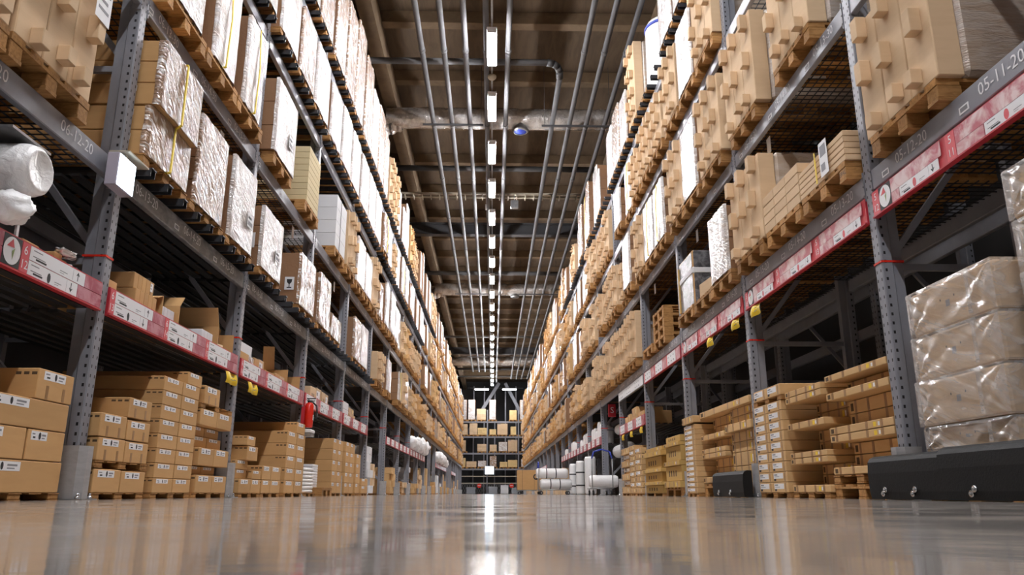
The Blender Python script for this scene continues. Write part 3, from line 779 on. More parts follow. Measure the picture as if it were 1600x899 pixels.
A('L', 1, 2, 1, 'w', wd=.78, h=1.0, seed=1); A('L', 1, 2, 2, 'w', wd=.78, h=1.0, seed=2)
A('L', 2, 2, 0, 'w', wd=.72, h=1.0, seed=3, rows=1); A('L', 2, 2, 1, 'b', wd=.72, h=.92, seed=4, rows=1); A('L', 2, 2, 2, 'w', wd=.76, h=.96, seed=5, rows=1)
A('L', 3, 2, 0, 'w', wd=.72, h=.9, seed=6, rows=1); A('L', 3, 2, 1, 'w', wd=.72, h=.98, seed=3); A('L', 3, 2, 2, 'w', wd=.72, h=.98, seed=1)
A('L', 2, 3, 2, 'b', wd=.72, h=1.85, seed=2, rows=1); A('L', 2, 3, 1, 'w', wd=.72, h=1.85, seed=1)
A('L', 3, 3, 0, 'b', wd=.72, h=1.95, seed=5, rows=1); A('L', 3, 3, 1, 'b', wd=.72, h=1.62, seed=3, rows=1); A('L', 3, 3, 2, 'b', wd=.74, h=1.85, seed=6, rows=1)
A('L', 4, 3, 0, 'b', wd=.76, h=1.72, seed=7, rows=1); A('L', 4, 3, 1, 'w', wd=.72, h=1.5, seed=2); A('L', 4, 3, 2, 'b', wd=.78, h=1.6, seed=1, rows=1)
A('L', 4, 2, 0, 'w', seed=2, h=.98); A('L', 4, 2, 1, 'w', seed=1, h=.98); A('L', 4, 2, 2, 'w', seed=6, h=.98)
b = MB().box(0, .002, -.085, .085, -.19, .19, WHITE)
for j in range(5): b.box(.0015, .003, -.06, .06-.02*(j % 2), .12-.06*j, .14-.06*j, GREYTEXT)
ob('document_sheet', b, loc=(LX+.139, 4.27, 3.08), label='white printed sheet on the flat-pack load closest on the left row', cat='document')
# --- right row, close bays
A('R', 0, 0, 2, 'p', y=4.37, wd=.88, h=.86, seed=1, out=.08)
A('R', 0, 0, 1, 'b', y=2.55, wd=.8, h=1.0, seed=2, out=.08)
o = A('R', 1, 0, 0, 'c', y=5.32, wd=.84, h=.24, nl=5, m=CARD_L, adj='short pile of thin cartons with tag')
A('R', 1, 0, 1, 'c', y=6.385, wd=.86, h=.36, nl=4, cols=3, m=CARD_L, adj='bagged cartons in four layers')
A('R', 1, 0, 2, 'p', y=7.30, wd=.92, h=.86, seed=3)
A('R', 2, 0, 0, 'w', y=8.25, wd=.66, h=.76, seed=2)
A('R', 2, 0, 2, None, y=9.95)
A('R', 4, 0, 0, 'p', y=13.95, wd=.86, h=.86, seed=0); A('R', 4, 0, 1, 'p', y=14.83, wd=.82, h=.8, seed=1); A('R', 4, 0, 2, 'p', y=15.74, wd=.80, h=.84, seed=2)
A('R', 1, 1, 0, 'p', y=5.9, wd=.84, h=1.05, seed=2, out=.08)
A('R', 1, 1, 2, 'p', y=7.25, wd=.94, h=1.02, seed=1, out=.08)
A('R', 2, 1, 0, 'p', y=8.28, wd=.9, h=.96, seed=0); A('R', 2, 1, 1, 'w', y=9.32, wd=.68, h=.98, seed=4, rows=1); A('R', 2, 1, 2, 'p', y=10.15, wd=.86, h=1.0, seed=3)
A('R', 3, 1, 0, 'w', y=11.2, wd=.66, h=.92, seed=1, strap=True); A('R', 3, 1, 1, 'w', y=12.0, wd=.74, h=.92, seed=5, strap=True); A('R', 3, 1, 2, 'p', y=12.95, wd=.86, h=.94, seed=2)
A('R', 2, 2, 0, 'p', wd=.84, h=.98, seed=2); A('R', 2, 2, 1, 'w', wd=.7, h=1.0, seed=2); A('R', 2, 2, 2, 'p', wd=.84, h=1.0, seed=1)
A('R', 3, 2, 0, 'p', wd=.84, h=.8, seed=3); A('R', 3, 2, 1, 'p', wd=.84, h=.84, seed=0); A('R', 3, 2, 2, 'q', wd=.84, h=.7, seed=1)
A('R', 2, 3, 1, 'w', wd=.72, h=1.6, seed=1); A('R', 2, 3, 2, 'w', wd=.72, h=1.6, seed=2)
A('R', 3, 3, 1, None, y=12.0)
place('troll', tall_roll_builder(1.45, WHITE_SOFT, BLUE), (RX-.04, 12.0, LEVELS[3]+.141), PI, 'upright white roll with blue bands, top pallet level, fourth bay, right row', 'roll', None)
A('R', 3, 3, 2, 'p', wd=.72, h=1.5, seed=2)
A('R', 4, 3, 0, 'w', wd=.72, h=1.05, seed=3); A('R', 4, 3, 1, 'b', wd=.72, h=1.25, seed=4); A('R', 4, 3, 2, 'w', wd=.72, h=1.2, seed=1)
# --- everything further down both rows
rr = random.Random(21)
for side in 'LR':
    for k in range(4, NB):
        for li in range(4):
            if k == 4 and not (side == 'R' and li in (1, 2)): continue
            run = None
            for s in range(3):
                if rr.random() < .06: continue
                u = rr.random()
                if side == 'L':
                    pw = (.35, .5, .8, .85)[li] if k < 10 else (.4, .45, .55, .6)[li]
                else: pw = (.28, .36, .38, .75)[li] if k < 11 else (.3, .35, .4, .5)[li]
                if run is None or rr.random() < .45: run = u < pw
                hh = (.84, .98, .98, 1.5)[li] - (0, .14, .3)[rr.randrange(3)]*(.8 if li < 3 else 1.6)
                if li == 3 and k > 9: hh = 1.3 if hh > 1.2 else .95
                if run: A(side, k, li, s, 'w' if rr.random() < .75 else 'b', h=round(hh, 2), seed=rr.randrange(4), wd=rr.choice((.6, .68, .74)), out=.09+rr.uniform(-.06, .06), yaw=rr.uniform(-.02, .02), strap=(rr.random() < .2 and k <= 6))
                else: A(side, k, li, s, 'p' if rr.random() < .5 else 'q', h=round(min(hh, 1.25), 2), seed=rr.randrange(4), wd=rr.choice((.7, .76, .8)), out=.09+rr.uniform(-.06, .06), yaw=rr.uniform(-.02, .02))

# ------------------------------------------------------------------ cartons standing on the floor
def carton_builder(w, h, d, style, m):
    def f():
        r = ob('carton', cached(('cb', w, h, d, m.name), lambda: MB().cbox(-d, 0, -w/2, w/2, 0, h, m, .004).box(-d+.004, -.0002+.0004, -.0012, .0012, h-.0005, h+.0003, SEAM).mesh('carton')))
        e = .0006; b = MB()
        def q(y0, y1, z0, z1, mm, x=0): b.poly([(e+x, y0, z0), (e+x, y1, z0), (e+x, y1, z1), (e+x, y0, z1)], mm)
        if style in ('std', 'tape', 'wide'):
            lw = w*(.6 if style != 'wide' else .42); lh = min(.05, h*.3); zc = h*.80; y0 = -w*.42 if style == 'wide' else -lw/2-.02
            b.box(0, .0008, y0, y0+lw, zc-lh/2, zc+lh/2, WHITE)
            q(y0+lw*.06, y0+lw*.24, zc+lh*.1, zc+lh*.26, GREYTEXT, .0004); q(y0+lw*.12, y0+lw*.27, zc-lh*.3, zc-lh*.1, BLACK, .0004)
            q(y0+lw*.66, y0+lw*.92, zc-lh*.0, zc+lh*.22, GREYTEXT, .0004); q(y0+lw*.66, y0+lw*.86, zc-lh*.3, zc-lh*.16, GREYTEXT, .0004)
            b.disc((e+.0006, y0+lw*.53, zc), (1,0,0), lh*.26, lh*.42, BLACK, 14)
            ob('shipping_label', b, r)
            if style == 'tape':
                for y in (-w*.22, w*.24): ob('tape_strip', cached(('tp', round(h, 2)), lambda: MB().box(0, .0007, -.014, .014, .004, h*.48, TAPE).mesh('tape_strip')), r, (0, y, 0))
        elif style == 'bigl':
            b.box(0, .0008, -w*.44, w*.22, h*.34, h*.88, WHITE)
            q(-w*.4, -w*.18, h*.66, h*.8, GREYTEXT, .0004); q(-w*.4, -w*.05, h*.5, h*.56, GREYTEXT, .0004); b.box(0, .0009, w*.3, w*.36, h*.06, h*.94, TAPE)
            q(-w*.42, -w*.28, h*.12, h*.34, BLACK, .0003)
            ob('shipping_label', b, r)
        elif style in ('slab', 'mark'):
            ys = (-w*.38, -w*.16, w*.12, w*.34)
            for y in ys: ob('tape_strip', cached(('ts', round(h, 3)), lambda: MB().box(0, .0007, -.018, .018, .001, h-.001, TAPE).mesh('tape_strip')), r, (0, y, 0))
            q(-w*.47, -w*.42, h*.2, h*.8, SEAM); ob('printed_mark', b, r)
            ob('yellow_mark', cached(('ym', round(h, 3)), lambda: MB().box(0, .0011, -.02, .02, h*.2, h*.8, YELLOW).mesh('yellow_mark')), r, (0, w*.24, 0))
            ob('white_mark', cached(('wm', round(h, 3)), lambda: MB().box(0, .0011, -.012, .012, h*.25, h*.75, WHITE).mesh('white_mark')), r, (0, w*.30, 0))
        elif style == 'small':
            for j in range(4): q(-w*.3+j*w*.14, -w*.24+j*w*.14, h*.3, h*.7, SEAM)
            ob('printed_mark', b, r)
        if style in ('std', 'tape') and d > .5:     # small handling symbols on the side toward the aisle entrance
            b = MB()
            for j in range(3): b.poly([(-.13+j*.045, -w/2-.0006, h*.78), (-.10+j*.045, -w/2-.0006, h*.78), (-.10+j*.045, -w/2-.0006, h*.88), (-.13+j*.045, -w/2-.0006, h*.88)], SEAM)
            ob('printed_mark', b, r)
        return r
    return f
def stack(side, Xf, s, name, items, adj='brown carton', m=CARD, style='std', d=1.0, group=None):
    sgn, X, rz, sn = SIDES[side]
    rows = []
    for it in sorted(items, key=lambda t: t[2]):
        if rows and abs(rows[-1][0][2]-it[2]) < .02: rows[-1].append(it)
        else: rows.append([it])
    for j, row in enumerate(rows):
        row.sort(key=lambda t: t[0])
        for i, it in enumerate(row):
            y0, y1, z0, z1 = (v*s for v in it[:4]); st = it[4] if len(it) > 4 and it[4] else style; ex = it[5] if len(it) > 5 else 0; dd = it[6] if len(it) > 6 else d
            w_, h_ = round(y1-y0-.004, 2), round(z1-z0-.003, 3)
            pos = '' if len(row) == 1 else ', %s side' % (('near', 'far') if len(row) == 2 else ('near', 'middle', 'far'))[i]
            up = 'bottom' if j == 0 else 'topmost' if j == len(rows)-1 else '%s up' % ORD[j]
            place(('ct', w_, h_, dd, st, m.name), carton_builder(w_, h_, dd, st, m), (Xf+sgn*(-ex), (y0+y1)/2, z0), rz,
                  '%s, %s%s, %s' % (adj, up, pos, name), 'carton', group or 'cartons in the ' + name)
def flat_pallet(side, Xf, s, y0, y1, z, label, h=.042):
    sgn, X, rz, sn = SIDES[side]
    pallet(Xf, (y0+y1)/2*s, z*s, rz, h, label, None, wd=round((y1-y0)*s, 2))

# left bay 0
X0, s0 = -2.60, 1.0
flat_pallet('L', X0, s0, 3.96, 4.84, 0, 'low pallet on the floor before the first left post')
stack('L', X0, s0, 'big-carton stack before the first left post', [(3.99,4.82,.044,.22),(3.99,4.415,.222,.395),(4.43,4.81,.222,.395),(3.98,4.81,.397,.562),(4.44,4.825,.565,.74,'tape')], adj='large brown carton', style='wide')
flat_pallet('L', X0, s0, 3.02, 3.90, 0, 'low pallet on the floor, closest to the viewpoint, left row')
stack('L', X0, s0, 'stack closest to the viewpoint, left row', [(3.05,3.88,.044,.22),(3.05,3.88,.222,.395),(3.05,3.88,.397,.562)], adj='large brown carton', style='wide')
# left bay 1
X0, s0 = -2.555, .985
flat_pallet('L', X0, s0, 5.205, 5.98, 0, 'low pallet under the pile just past the first left post')
stack('L', X0, s0, 'pile just past the first left post', [(5.205,5.58,.045,.20),(5.59,5.97,.045,.195),(5.21,5.59,.252,.405,'tape'),(5.60,5.965,.252,.40,'tape'),(5.2,5.575,.408,.565,'tape'),(5.59,5.96,.408,.55,'tape'),(5.58,5.95,.567,.71,'tape')])
flat_pallet('L', X0, s0, 5.195, 5.99, .205, 'thin pallet between carton layers just past the first left post')
flat_pallet('L', X0, s0, 6.10, 6.88, 0, 'low pallet under the tall twin-column pile, second left bay')
it = [(6.12,6.49,.045+.1125*j,.045+.1125*(j+1)) for j in range(8)] + [(6.50,6.87,.045+.1125*j,.045+.1125*(j+1)) for j in range(8)] + [(6.58,6.90,.945,1.05)]
stack('L', X0, s0, 'tall twin-column pile of the second left bay', it, d=1.05)
flat_pallet('L', X0, s0, 6.92, 7.78, 0, 'low pallet under the mixed pile before the second left post')
stack('L', X0, s0, 'mixed pile before the second left post', [(6.99,7.385,.045,.20),(7.39,7.78,.045,.20),(6.96,7.30,.202,.28,None,-.08),(7.31,7.66,.202,.28,None,-.08),(7.0,7.375,.283,.44),(7.38,7.78,.283,.44),
      (6.96,7.32,.443,.54,None,-.06),(7.33,7.70,.443,.54,None,-.06),(6.96,7.32,.543,.63,None,-.09),(7.33,7.70,.543,.63,None,-.09),(6.95,7.37,.633,.78),(7.375,7.79,.633,.78),(7.0,7.39,.826,.99,'tape')])
flat_pallet('L', X0, s0, 6.94, 7.78, .782, 'thin pallet near the top of the mixed pile before the second left post')
# left bay 2
X0, s0 = -2.51, .965
flat_pallet('L', X0, s0, 8.215, 8.97, 0, 'low pallet under the stepped pile past the second left post')
stack('L', X0, s0, 'stepped pile past the second left post', [(8.20,8.59,.045,.19),(8.60,8.95,.045,.19),(8.20,8.58,.193,.285,None,-.05),(8.62,8.93,.193,.285),(8.20,8.6,.288,.382,None,-.05),(8.39,8.76,.385,.535),(8.36,8.64,.538,.64)])
flat_pallet('L', X0, s0, 8.99, 9.78, 0, 'low pallet under the two-layer pile, third left bay')
stack('L', X0, s0, 'two-layer pile of the third left bay', [(9.0,9.34,.045,.19),(9.35,9.77,.045,.19),(9.0,9.34,.193,.35),(9.35,9.77,.193,.35)])
flat_pallet('L', X0, s0, 9.95, 10.91, 0, 'low pallet under the high pile by the fire extinguisher')
stack('L', X0, s0, 'high pile by the fire extinguisher', [(9.97,10.44,.045+.154*j,.045+.154*(j+1)) for j in range(5)] + [(10.46,10.92,.045+.154*j,.045+.154*(j+1)) for j in range(5)] + [(10.42,10.86,.818,.965)], d=1.05)
# left bay 3, 4
X0 = -2.52
flat_pallet('L', X0, 1, 10.73, 11.35, 0, 'low pallet under the white sacks past the extinguisher')
for j in range(7):
    def sack():
        b = MB(); 
        def f(u, v):
            a = u*2*PI; ce = (abs(math.cos(a))**.35*(1 if math.cos(a) > 0 else -1), abs(math.sin(a))**.35*(1 if math.sin(a) > 0 else -1))
            k = math.sin(v*PI)**.3
            return (-.5+ce[0]*.5*(.93+.07*k), ce[1]*.315*(.93+.07*k), v*.047)
        b.grid(f, 28, 8, WHITE_SOFT); b.poly([f(i/28, .999) for i in range(28)], WHITE_SOFT); return ob('white_sack', b)
    place('sack', sack, (X0, 11.035, .045+.0485*j), 0, 'flat white sack, %s up from the pallet past the extinguisher' % ORD[j], 'sack', 'white sacks past the extinguisher')
EU = .11
for j in range(1): flat_pallet('L', X0+.1, 1, 11.36, 12.04, 0, 'wooden pallet sticking out beside the white sacks, left row', h=.12)
stack('L', X0-.06, 1, 'grey pile behind the white sacks', [(11.36,11.72,.125+.036*j,.125+.036*(j+1)) for j in range(9)], adj='thin grey carton', m=WHITECARD, style='plain')
flat_pallet('L', X0, 1, 12.45, 13.28, 0, 'low pallet under the five-layer pile, fourth left bay')
stack('L', X0, 1, 'five-layer pile of the fourth left bay', [(12.45,12.86,.045+.169*j,.045+.169*(j+1)) for j in range(5)] + [(12.87,13.26,.045+.169*j,.045+.169*(j+1)) for j in range(5)], style='wide')
flat_pallet('L', X0, 1, 13.55, 14.40, 0, 'low pallet under the narrow-carton pile, fifth left bay')
stack('L', X0, 1, 'narrow-carton pile of the fifth left bay', [(13.55,13.97,.045+.172*j,.045+.172*(j+1)) for j in range(5)] + [(13.98,14.40,.045+.172*j,.045+.172*(j+1)) for j in range(5)], style='wide')
flat_pallet('L', X0, 1, 14.62, 15.08, 0, 'low pallet under the slim pile, fifth left bay')
stack('L', X0, 1, 'slim pile of the fifth left bay', [(14.63,15.07,.045+.176*j,.045+.176*(j+1)) for j in range(4)], style='wide')
flat_pallet('L', X0, 1, 15.3, 16.05, 0, 'low pallet under the short pile, fifth left bay')
stack('L', X0, 1, 'short pile of the fifth left bay', [(15.3,16.04,.045,.18),(15.3,16.04,.183,.32)], style='wide')
# left row further down: cartons and loose stock on the floor of each bay
rr = random.Random(5)
MC = {'brown': CARD, 'pale': CARD_L, 'tan': CARD_T, 'white': WHITECARD}
for k in range(5, 21):
    for s in range(3):
        if rr.random() < .34: continue
        y = upy(k)+.5+s*.9; nl = rr.choice((2, 2, 3, 4, 5, 6)); t = '%s floor place, %s bay, left row' % (PLACE[s], ORD[k])
        if k <= 10 and rr.random() < .25:
            for q in range(3): pallet(LX+.02, y, .121*q, 0, .12, 'empty wooden pallet, %s up at the %s' % (ORD[q], t), 'empty pallets on the floor of the left row', wd=.78)
            continue
        cn = rr.choice(('brown', 'pale', 'tan', 'tan', 'brown', 'white')); far_ = k > 9; wd_ = rr.choice((.6, .7, .76)); dx = rr.uniform(-.12, .06)
        pallet(LX+dx, y, 0, 0, .042, 'low pallet on the %s' % t, None, wd=.8, far=k > 8)
        key = ('fl', nl, cn, far_, wd_)
        if far_: place(key, (lambda: ob('carton_load', MB().cbox(-1.05, 0, -wd_/2, wd_/2, 0, nl*.16, MC[cn], .01))), (LX+dx, y, .043), 0, 'layered %s cartons on the %s' % (cn, t), 'load', 'layered carton loads on the floor')
        else: place(key, layered_builder(wd_, nl*.16, nl, MC[cn], (), cols=2, jitter=.05), (LX+dx, y, .043), 0, 'layered %s cartons on the %s' % (cn, t), 'load', 'layered carton loads on the floor')

# right bay 1 and 0
X0, s0 = 2.67, 1.004
rt = 'right row'
def slabs(side, X0, s0, name, ya, yb, rec, seq, m=CARD_T, adj='flat tan carton'):
    """seq: (z0, z1, 'S' flush slab or 'R' recessed carton)"""
    items = []
    for z0, z1, t in seq:
        if t == 'S': items.append((ya, yb, z0, z1, 'slab', 0, .85))
        else: items.append((ya+(.02), yb-.04, z0, z1, 'mark', -rec, .8))
    stack(side, X0, s0, name, items, adj=adj, m=m)
flat_pallet('R', X0, s0, 5.22, 6.10, 0, 'wooden pallet on the floor under the slab pile by the first right post', h=.105)
flat_pallet('R', X0, s0, 5.22, 6.11, .112, 'thin pallet over the floor pallet by the first right post', h=.06)
slabs('R', X0, s0, 'slab pile past the first right post', 5.09, 6.09, .16, [(.178,.235,'S'),(.237,.33,'R'),(.332,.42,'R'),(.422,.478,'S'),(.480,.538,'S'),(.540,.64,'R'),(.642,.745,'R'),(.747,.805,'S'),(.807,.89,'R'),(.892,.945,'S')])
X0, s0 = 2.64, .992
flat_pallet('R', X0, s0, 6.20, 6.97, 0, 'low pallet under the recessed pile in the second right bay', h=.045)
slabs('R', X0, s0, 'recessed pile in the second right bay', 6.18, 6.96, .26, [(.05,.11,'S'),(.112,.20,'R'),(.202,.285,'R'),(.287,.335,'S'),(.337,.385,'S'),(.387,.48,'R'),(.482,.58,'R'),(.582,.64,'S'),(.642,.73,'R'),(.732,.815,'R'),(.817,.87,'S'),(.872,.925,'S')])
X0, s0 = 2.62, .985
flat_pallet('R', X0, s0, 7.02, 7.815, 0, 'low pallet under the labelled twin columns, second right bay', h=.045)
stack('R', X0, s0, 'twin columns before the second right post', [(7.07,7.44,.05+.0925*j,.05+.0925*(j+1)) for j in range(9)] + [(7.45,7.83,.05+.0925*j,.05+.0925*(j+1)) for j in range(9)] + [(7.06,7.42,.93,1.035),(7.43,7.80,.93,1.035)], adj='tan carton with big label', m=CARD_T, style='bigl')
flat_pallet('R', X0, s0, 7.05, 7.83, .885, 'thin pallet near the top of the twin columns, second right bay')
# right bay 2
X0, s0 = 2.665, 1.0
flat_pallet('R', X0, s0, 9.05, 9.9, 0, 'wooden pallet beside the black rubber guard, third right bay', h=.15)
slabs('R', X0, s0, 'pile beside the black rubber guard, far column', 8.93, 9.93, .16, [(.165,.235,'S'),(.237,.35,'R'),(.352,.455,'R'),(.457,.515,'S'),(.517,.575,'S'),(.577,.68,'R'),(.682,.745,'S'),(.747,.85,'R'),(.852,.96,'R')])
flat_pallet('R', X0, s0, 8.0, 8.86, 0, 'wooden pallet behind the black rubber guard, third right bay', h=.15)
slabs('R', X0, s0, 'pile over the black rubber guard, near column', 7.97, 8.88, .06, [(.165,.33,'R'),(.332,.48,'R'),(.482,.59,'R'),(.592,.70,'R'),(.702,.79,'S'),(.792,.87,'R'),(.872,.96,'R')])
stack('R', X0, s0, 'long lid over both piles, third right bay', [(7.97,9.93,.963,1.04,'slab',0,.9)], adj='long flat tan carton', m=CARD_T)
X0, s0 = 2.60, 1.0
flat_pallet('R', X0, s0, 9.97, 10.53, 0, 'low pallet under the slim labelled column, third right bay')
stack('R', X0, s0, 'slim labelled column before the third right post', [(9.975,10.53,.045+.0665*j,.045+.0665*(j+1)) for j in range(13)] + [(9.96,10.54,.93,1.02,'slab',.02)], adj='thin tan carton', m=CARD_T, style='bigl')
# right bay 3
X0, s0 = 2.585, .97
flat_pallet('R', X0, s0, 11.07, 12.1, 0, 'tall wooden pallet under the yellowish pile, fourth right bay', h=.12)
stack('R', X0, s0, 'yellowish pile of the fourth right bay', [(11.06,12.08,.125,.215,'slab',.03),(11.06,12.05,.217,.43),(11.06,12.05,.432,.50,'slab',.03),(11.06,12.0,.502,.71),(11.06,12.0,.713,.765,'slab',.03),(11.06,11.96,.767,.86)], adj='yellowish carton', m=CARD_Y, style='small')
flat_pallet('R', X0, s0, 12.3, 13.7, 0, 'low pallet under the wide yellowish pile, fourth right bay')
stack('R', X0, s0, 'wide yellowish pile of the fourth right bay', [(12.3,13.7,.045,.17),(12.25,13.7,.172,.225,'slab',.04),(12.35,13.68,.227,.37),(12.25,13.7,.372,.43,'slab',.04),(12.35,13.65,.432,.62),(12.15,13.7,.623,.70,'slab',.05),(12.2,13.6,.703,.77,'slab',.02)], adj='yellowish carton', m=CARD_Y, style='small')
# right bay 4
X0, s0 = 2.58, .97
for j, (ya, yb, hs) in enumerate(((14.0,14.62,.10), (14.66,15.22,.098), (15.3,16.2,.125))):
    nm = ('near', 'middle', 'far')[j] + ' slatted column of the fifth right bay'
    flat_pallet('R', X0, s0, ya, yb, 0, 'low pallet under the ' + nm)
    n_ = (8, 9, 7)[j]
    stack('R', X0, s0, nm, [(ya, yb, .045+hs*i, .045+hs*(i+1)-.004, 'bigl' if i % 2 else 'slab', 0 if i % 2 == 0 else -.05*(j == 2)) for i in range(n_)], adj='flat tan carton', m=CARD_T)
# right row further down
for k in range(9, 21):
    for s in range(3):
        if rr.random() < .4: continue
        y = upy(k)+.5+s*.9; nl = rr.choice((3, 4, 5, 6)); t = '%s floor place of %s bay, right row' % (PLACE[s], ORD[k])
        key = ('fr', nl)
        place(key, (lambda: ob('carton_load', MB().cbox(-1.05, 0, -.38, .38, 0, nl*.16, CARD_L, .01))), (RX-.06, y, .0), PI, 'layered tan cartons on the '+t, 'load', 'layered carton loads on the floor')

# ------------------------------------------------------------------ bagged cartons of the first right bay
def bagged_builder(w, h, d, seed):
    def f():
        r = ob('bagged_carton')
        ob('carton_body', MB().cbox(-d, -.012, -w/2+.012, w/2-.012, .003, h-.008, CARD_L, .012), r)
        b = MB(); A_ = .008
        def fold(p, cx, cy, amp):
            dx, dy = p[0]-cx, p[1]-cy; an = math.atan2(dy, dx); di = math.hypot(dx, dy)
            return amp*math.sin(an*13+seed)*math.exp(-di*3.2)
        def front(u, v):
            y = -w/2+u*w; z = v*h; e = min(u, 1-u, v, 1-v)
            n_ = .9*(1-2.0*abs(noise.noise(Vector((y*1.1+z*1.3+seed*3, z*6.5-y*2.6*(1 if seed % 3 else -1), seed)))))
            n_ += 1.3*(fold((y, z), -w/2, 0, 1)+fold((y, z), -w/2, h, 1)+fold((y, z), w/2, h, .8)+fold((y, z), w/2, 0, .8))
            return (A_*(n_+.25)*min(1, e*9) + .004, y, z)
        def side(sg):
            def g(u, v):
                x = -d+u*d+.004; z = v*h; e = min(1-u, v, 1-v)
                return (x, sg*(w/2 + .4*A_*(.5+noise.noise(Vector((x*4+seed, z*6, 3))))*min(1, e*9)), z)
            return g
        b.grid(front, 64, 34, FILM_C); b.grid(side(-1), 22, 12, FILM_C); b.grid(side(1), 22, 12, FILM_C)
        b.grid(lambda u, v: (-d+u*d+.004, -w/2+v*w, h+.001), 8, 8, FILM_C)
        ob('plastic_bag', b, r)
        for sg in (-1, 1): ob('folded_gusset', MB().poly([(.007, sg*w/2, .004), (.007, sg*w/2, h-.004), (.013, sg*(w/2-.13), h*.5)][::sg], FILM_C), r)
        b = MB(); b.box(.006, .0075, w*.22, w*.26, 0.02, h-.02, FILM_C); ob('tape_strip', b, r)
        b = MB(); b.box(-.011, -.0105, -.04, .0, h*.42, h*.56, GREYTEXT)
        for y in (-.09, .05): b.disc((-.0102, y, h*.6), (1,0,0), .006, .008, BLACK, 8)
        ob('printed_mark', b, r); return r
    return f
def bags(Xf, y0, y1, zs, nm):
    for j, (z0, z1) in enumerate(zip(zs, zs[1:])):
        ob_ = bagged_builder(round(y1-y0, 3), round(z1-z0-.004, 3), .95, j*2+int(y0*10))()
        ob_.location = (Xf+(0, .012, -.008, .006, .01)[j % 5], (y0+y1)/2, z0); ob_.rotation_euler = (0, 0, PI)
        ob_['label'] = 'bagged tan carton, %s up in the %s bagged pile by the first right post' % (ORD[j], nm)
        ob_['category'] = 'carton'; ob_['group'] = 'bagged cartons before the first right post'
XB = 2.63
pallet(XB, 4.28, 0, PI, .042, 'low pallet hidden behind the black guard under bagged cartons', None, wd=.86)
bags(XB, 3.84, 4.70, [.045, .285, .43, .705, .98, 1.262], 'farther')
pallet(XB+.08, 3.3, 0, PI, .042, 'low pallet behind the black guard closest to the viewpoint', None, wd=.86)
bags(XB+.08, 2.86, 3.74, [.045, .30, .58, .86, 1.14, 1.42, 1.70], 'closer')

# black rubber guards bolted to the floor in front of the racks
def guard_builder(L_, h, bolts):
    def f():
        b = MB(); pr = [(-.085, .005), (0, .005), (.008, .05), (.010, h*.6), (.004, h*.86), (-.012, h*.95), (-.04, h), (-.085, h*.99)]
        r = ob('rubber_guard'); outer = [(x, z) for x, z in pr[1:]]
        for (x0, z0), (x1, z1) in zip(outer, outer[1:]): b.poly([(x0, -L_/2, z0), (x0, L_/2, z0), (x1, L_/2, z1), (x1, -L_/2, z1)], RUBBER)
        for sg in (-1, 1): b.poly([(x, sg*L_/2, z) for x, z in (pr if sg < 0 else pr[::-1])], RUBBER)
        b.poly([(-.085, -L_/2, .005), (-.085, L_/2, .005), (-.085, L_/2, h*.99), (-.085, -L_/2, h*.99)][::-1], RUBBER)
        ob('guard_sheet', b, r)
        bm = cached('gbolt', lambda: MB().tube((.008, 0, 0), (.019, 0, 0), .017, CHROME, 14).tube((.019, 0, 0), (.026, 0, 0), .008, GALV, 6).mesh('bolt'))
        for y in bolts:
            ob('bolt', bm, r, (0, y-.014, .038)); ob('bolt', bm, r, (0, y+.016, .062))
        return r
    return f
g = guard_builder(.86, .272, (-.23, .12))(); g.location = (2.474, 4.70, 0); g.rotation_euler = (0,0,PI); g['label'] = 'black rubber guard with bolts in front of the first right post'; g['category'] = 'guard'
g = guard_builder(1.2, .285, (.16, -.3))(); g.location = (2.444, 3.66, 0); g.rotation_euler = (0,0,PI); g['label'] = 'black rubber guard with bolts closest to the viewpoint'; g['category'] = 'guard'
g = guard_builder(1.08, .262, (.12, -.30))(); g.location = (2.474, 8.28, 0); g.rotation_euler = (0,0,PI); g['label'] = 'short black rubber guard just past the second right post'; g['category'] = 'guard'

# ------------------------------------------------------------------ goods on the left label shelf
SZ = 1.237
def shelf_carton(y0, y1, z0, z1, label, m=CARD, style='small', x=.0, d=.5, rz=0.0):
    w_, h_ = round(y1-y0, 3), round(z1-z0, 3)
    o = carton_builder(w_, h_, d, style, m)(); o.location = (LX-.03+x, (y0+y1)/2, z0); o.rotation_euler = (0, 0, rz)
    o['label'] = label; o['category'] = 'carton'; return o
def open_carton(y0, y1, z0, z1, label, x=0, d=.42, m=CARD, flaps=((1, .12, 50), (-1, .1, -20))):
    w_, h_ = y1-y0, z1-z0; t = .006
    r = ob('open_carton', loc=(LX-.03+x, (y0+y1)/2, z0), label=label, cat='carton')
    ob('carton_wall', MB().box(-d, 0, -w_/2, -w_/2+t, 0, h_, m).box(-d, 0, w_/2-t, w_/2, 0, h_, m).box(-d, -d+t, -w_/2+t, w_/2-t, 0, h_, m).box(-t, 0, -w_/2+t, w_/2-t, 0, h_*.45, m).box(-d, 0, -w_/2, w_/2, 0, t, m), r)
    for sg, L_, a in flaps:
        a = math.radians(a); y = sg*w_/2
        ob('flap', MB().bar((-d/2, y, h_), (-d/2, y+sg*L_*math.cos(a), h_+L_*math.sin(a)), d, .005, m), r)
    return r
shelf_carton(5.095, 5.245, 1.38-.09, 1.46, 'small tan carton at the near end of the second bay label shelf')
for j in range(5): shelf_carton(5.52+.068*j, 5.585+.068*j, 1.505, 1.625, 'tan carton standing on top row, %s along the second bay label shelf' % ORD[j], style='bigl' if j == 4 else 'plain', x=-.02, d=.55)
for j in range(5): shelf_carton(5.52+.072*j, 5.589+.072*j, SZ, 1.503, 'tan carton in lower row, %s along the second bay label shelf' % ORD[j], style='plain', x=.005, d=.55)
open_carton(6.0, 6.34, SZ, 1.56, 'torn open carton with hanging flaps, middle of second bay label shelf')
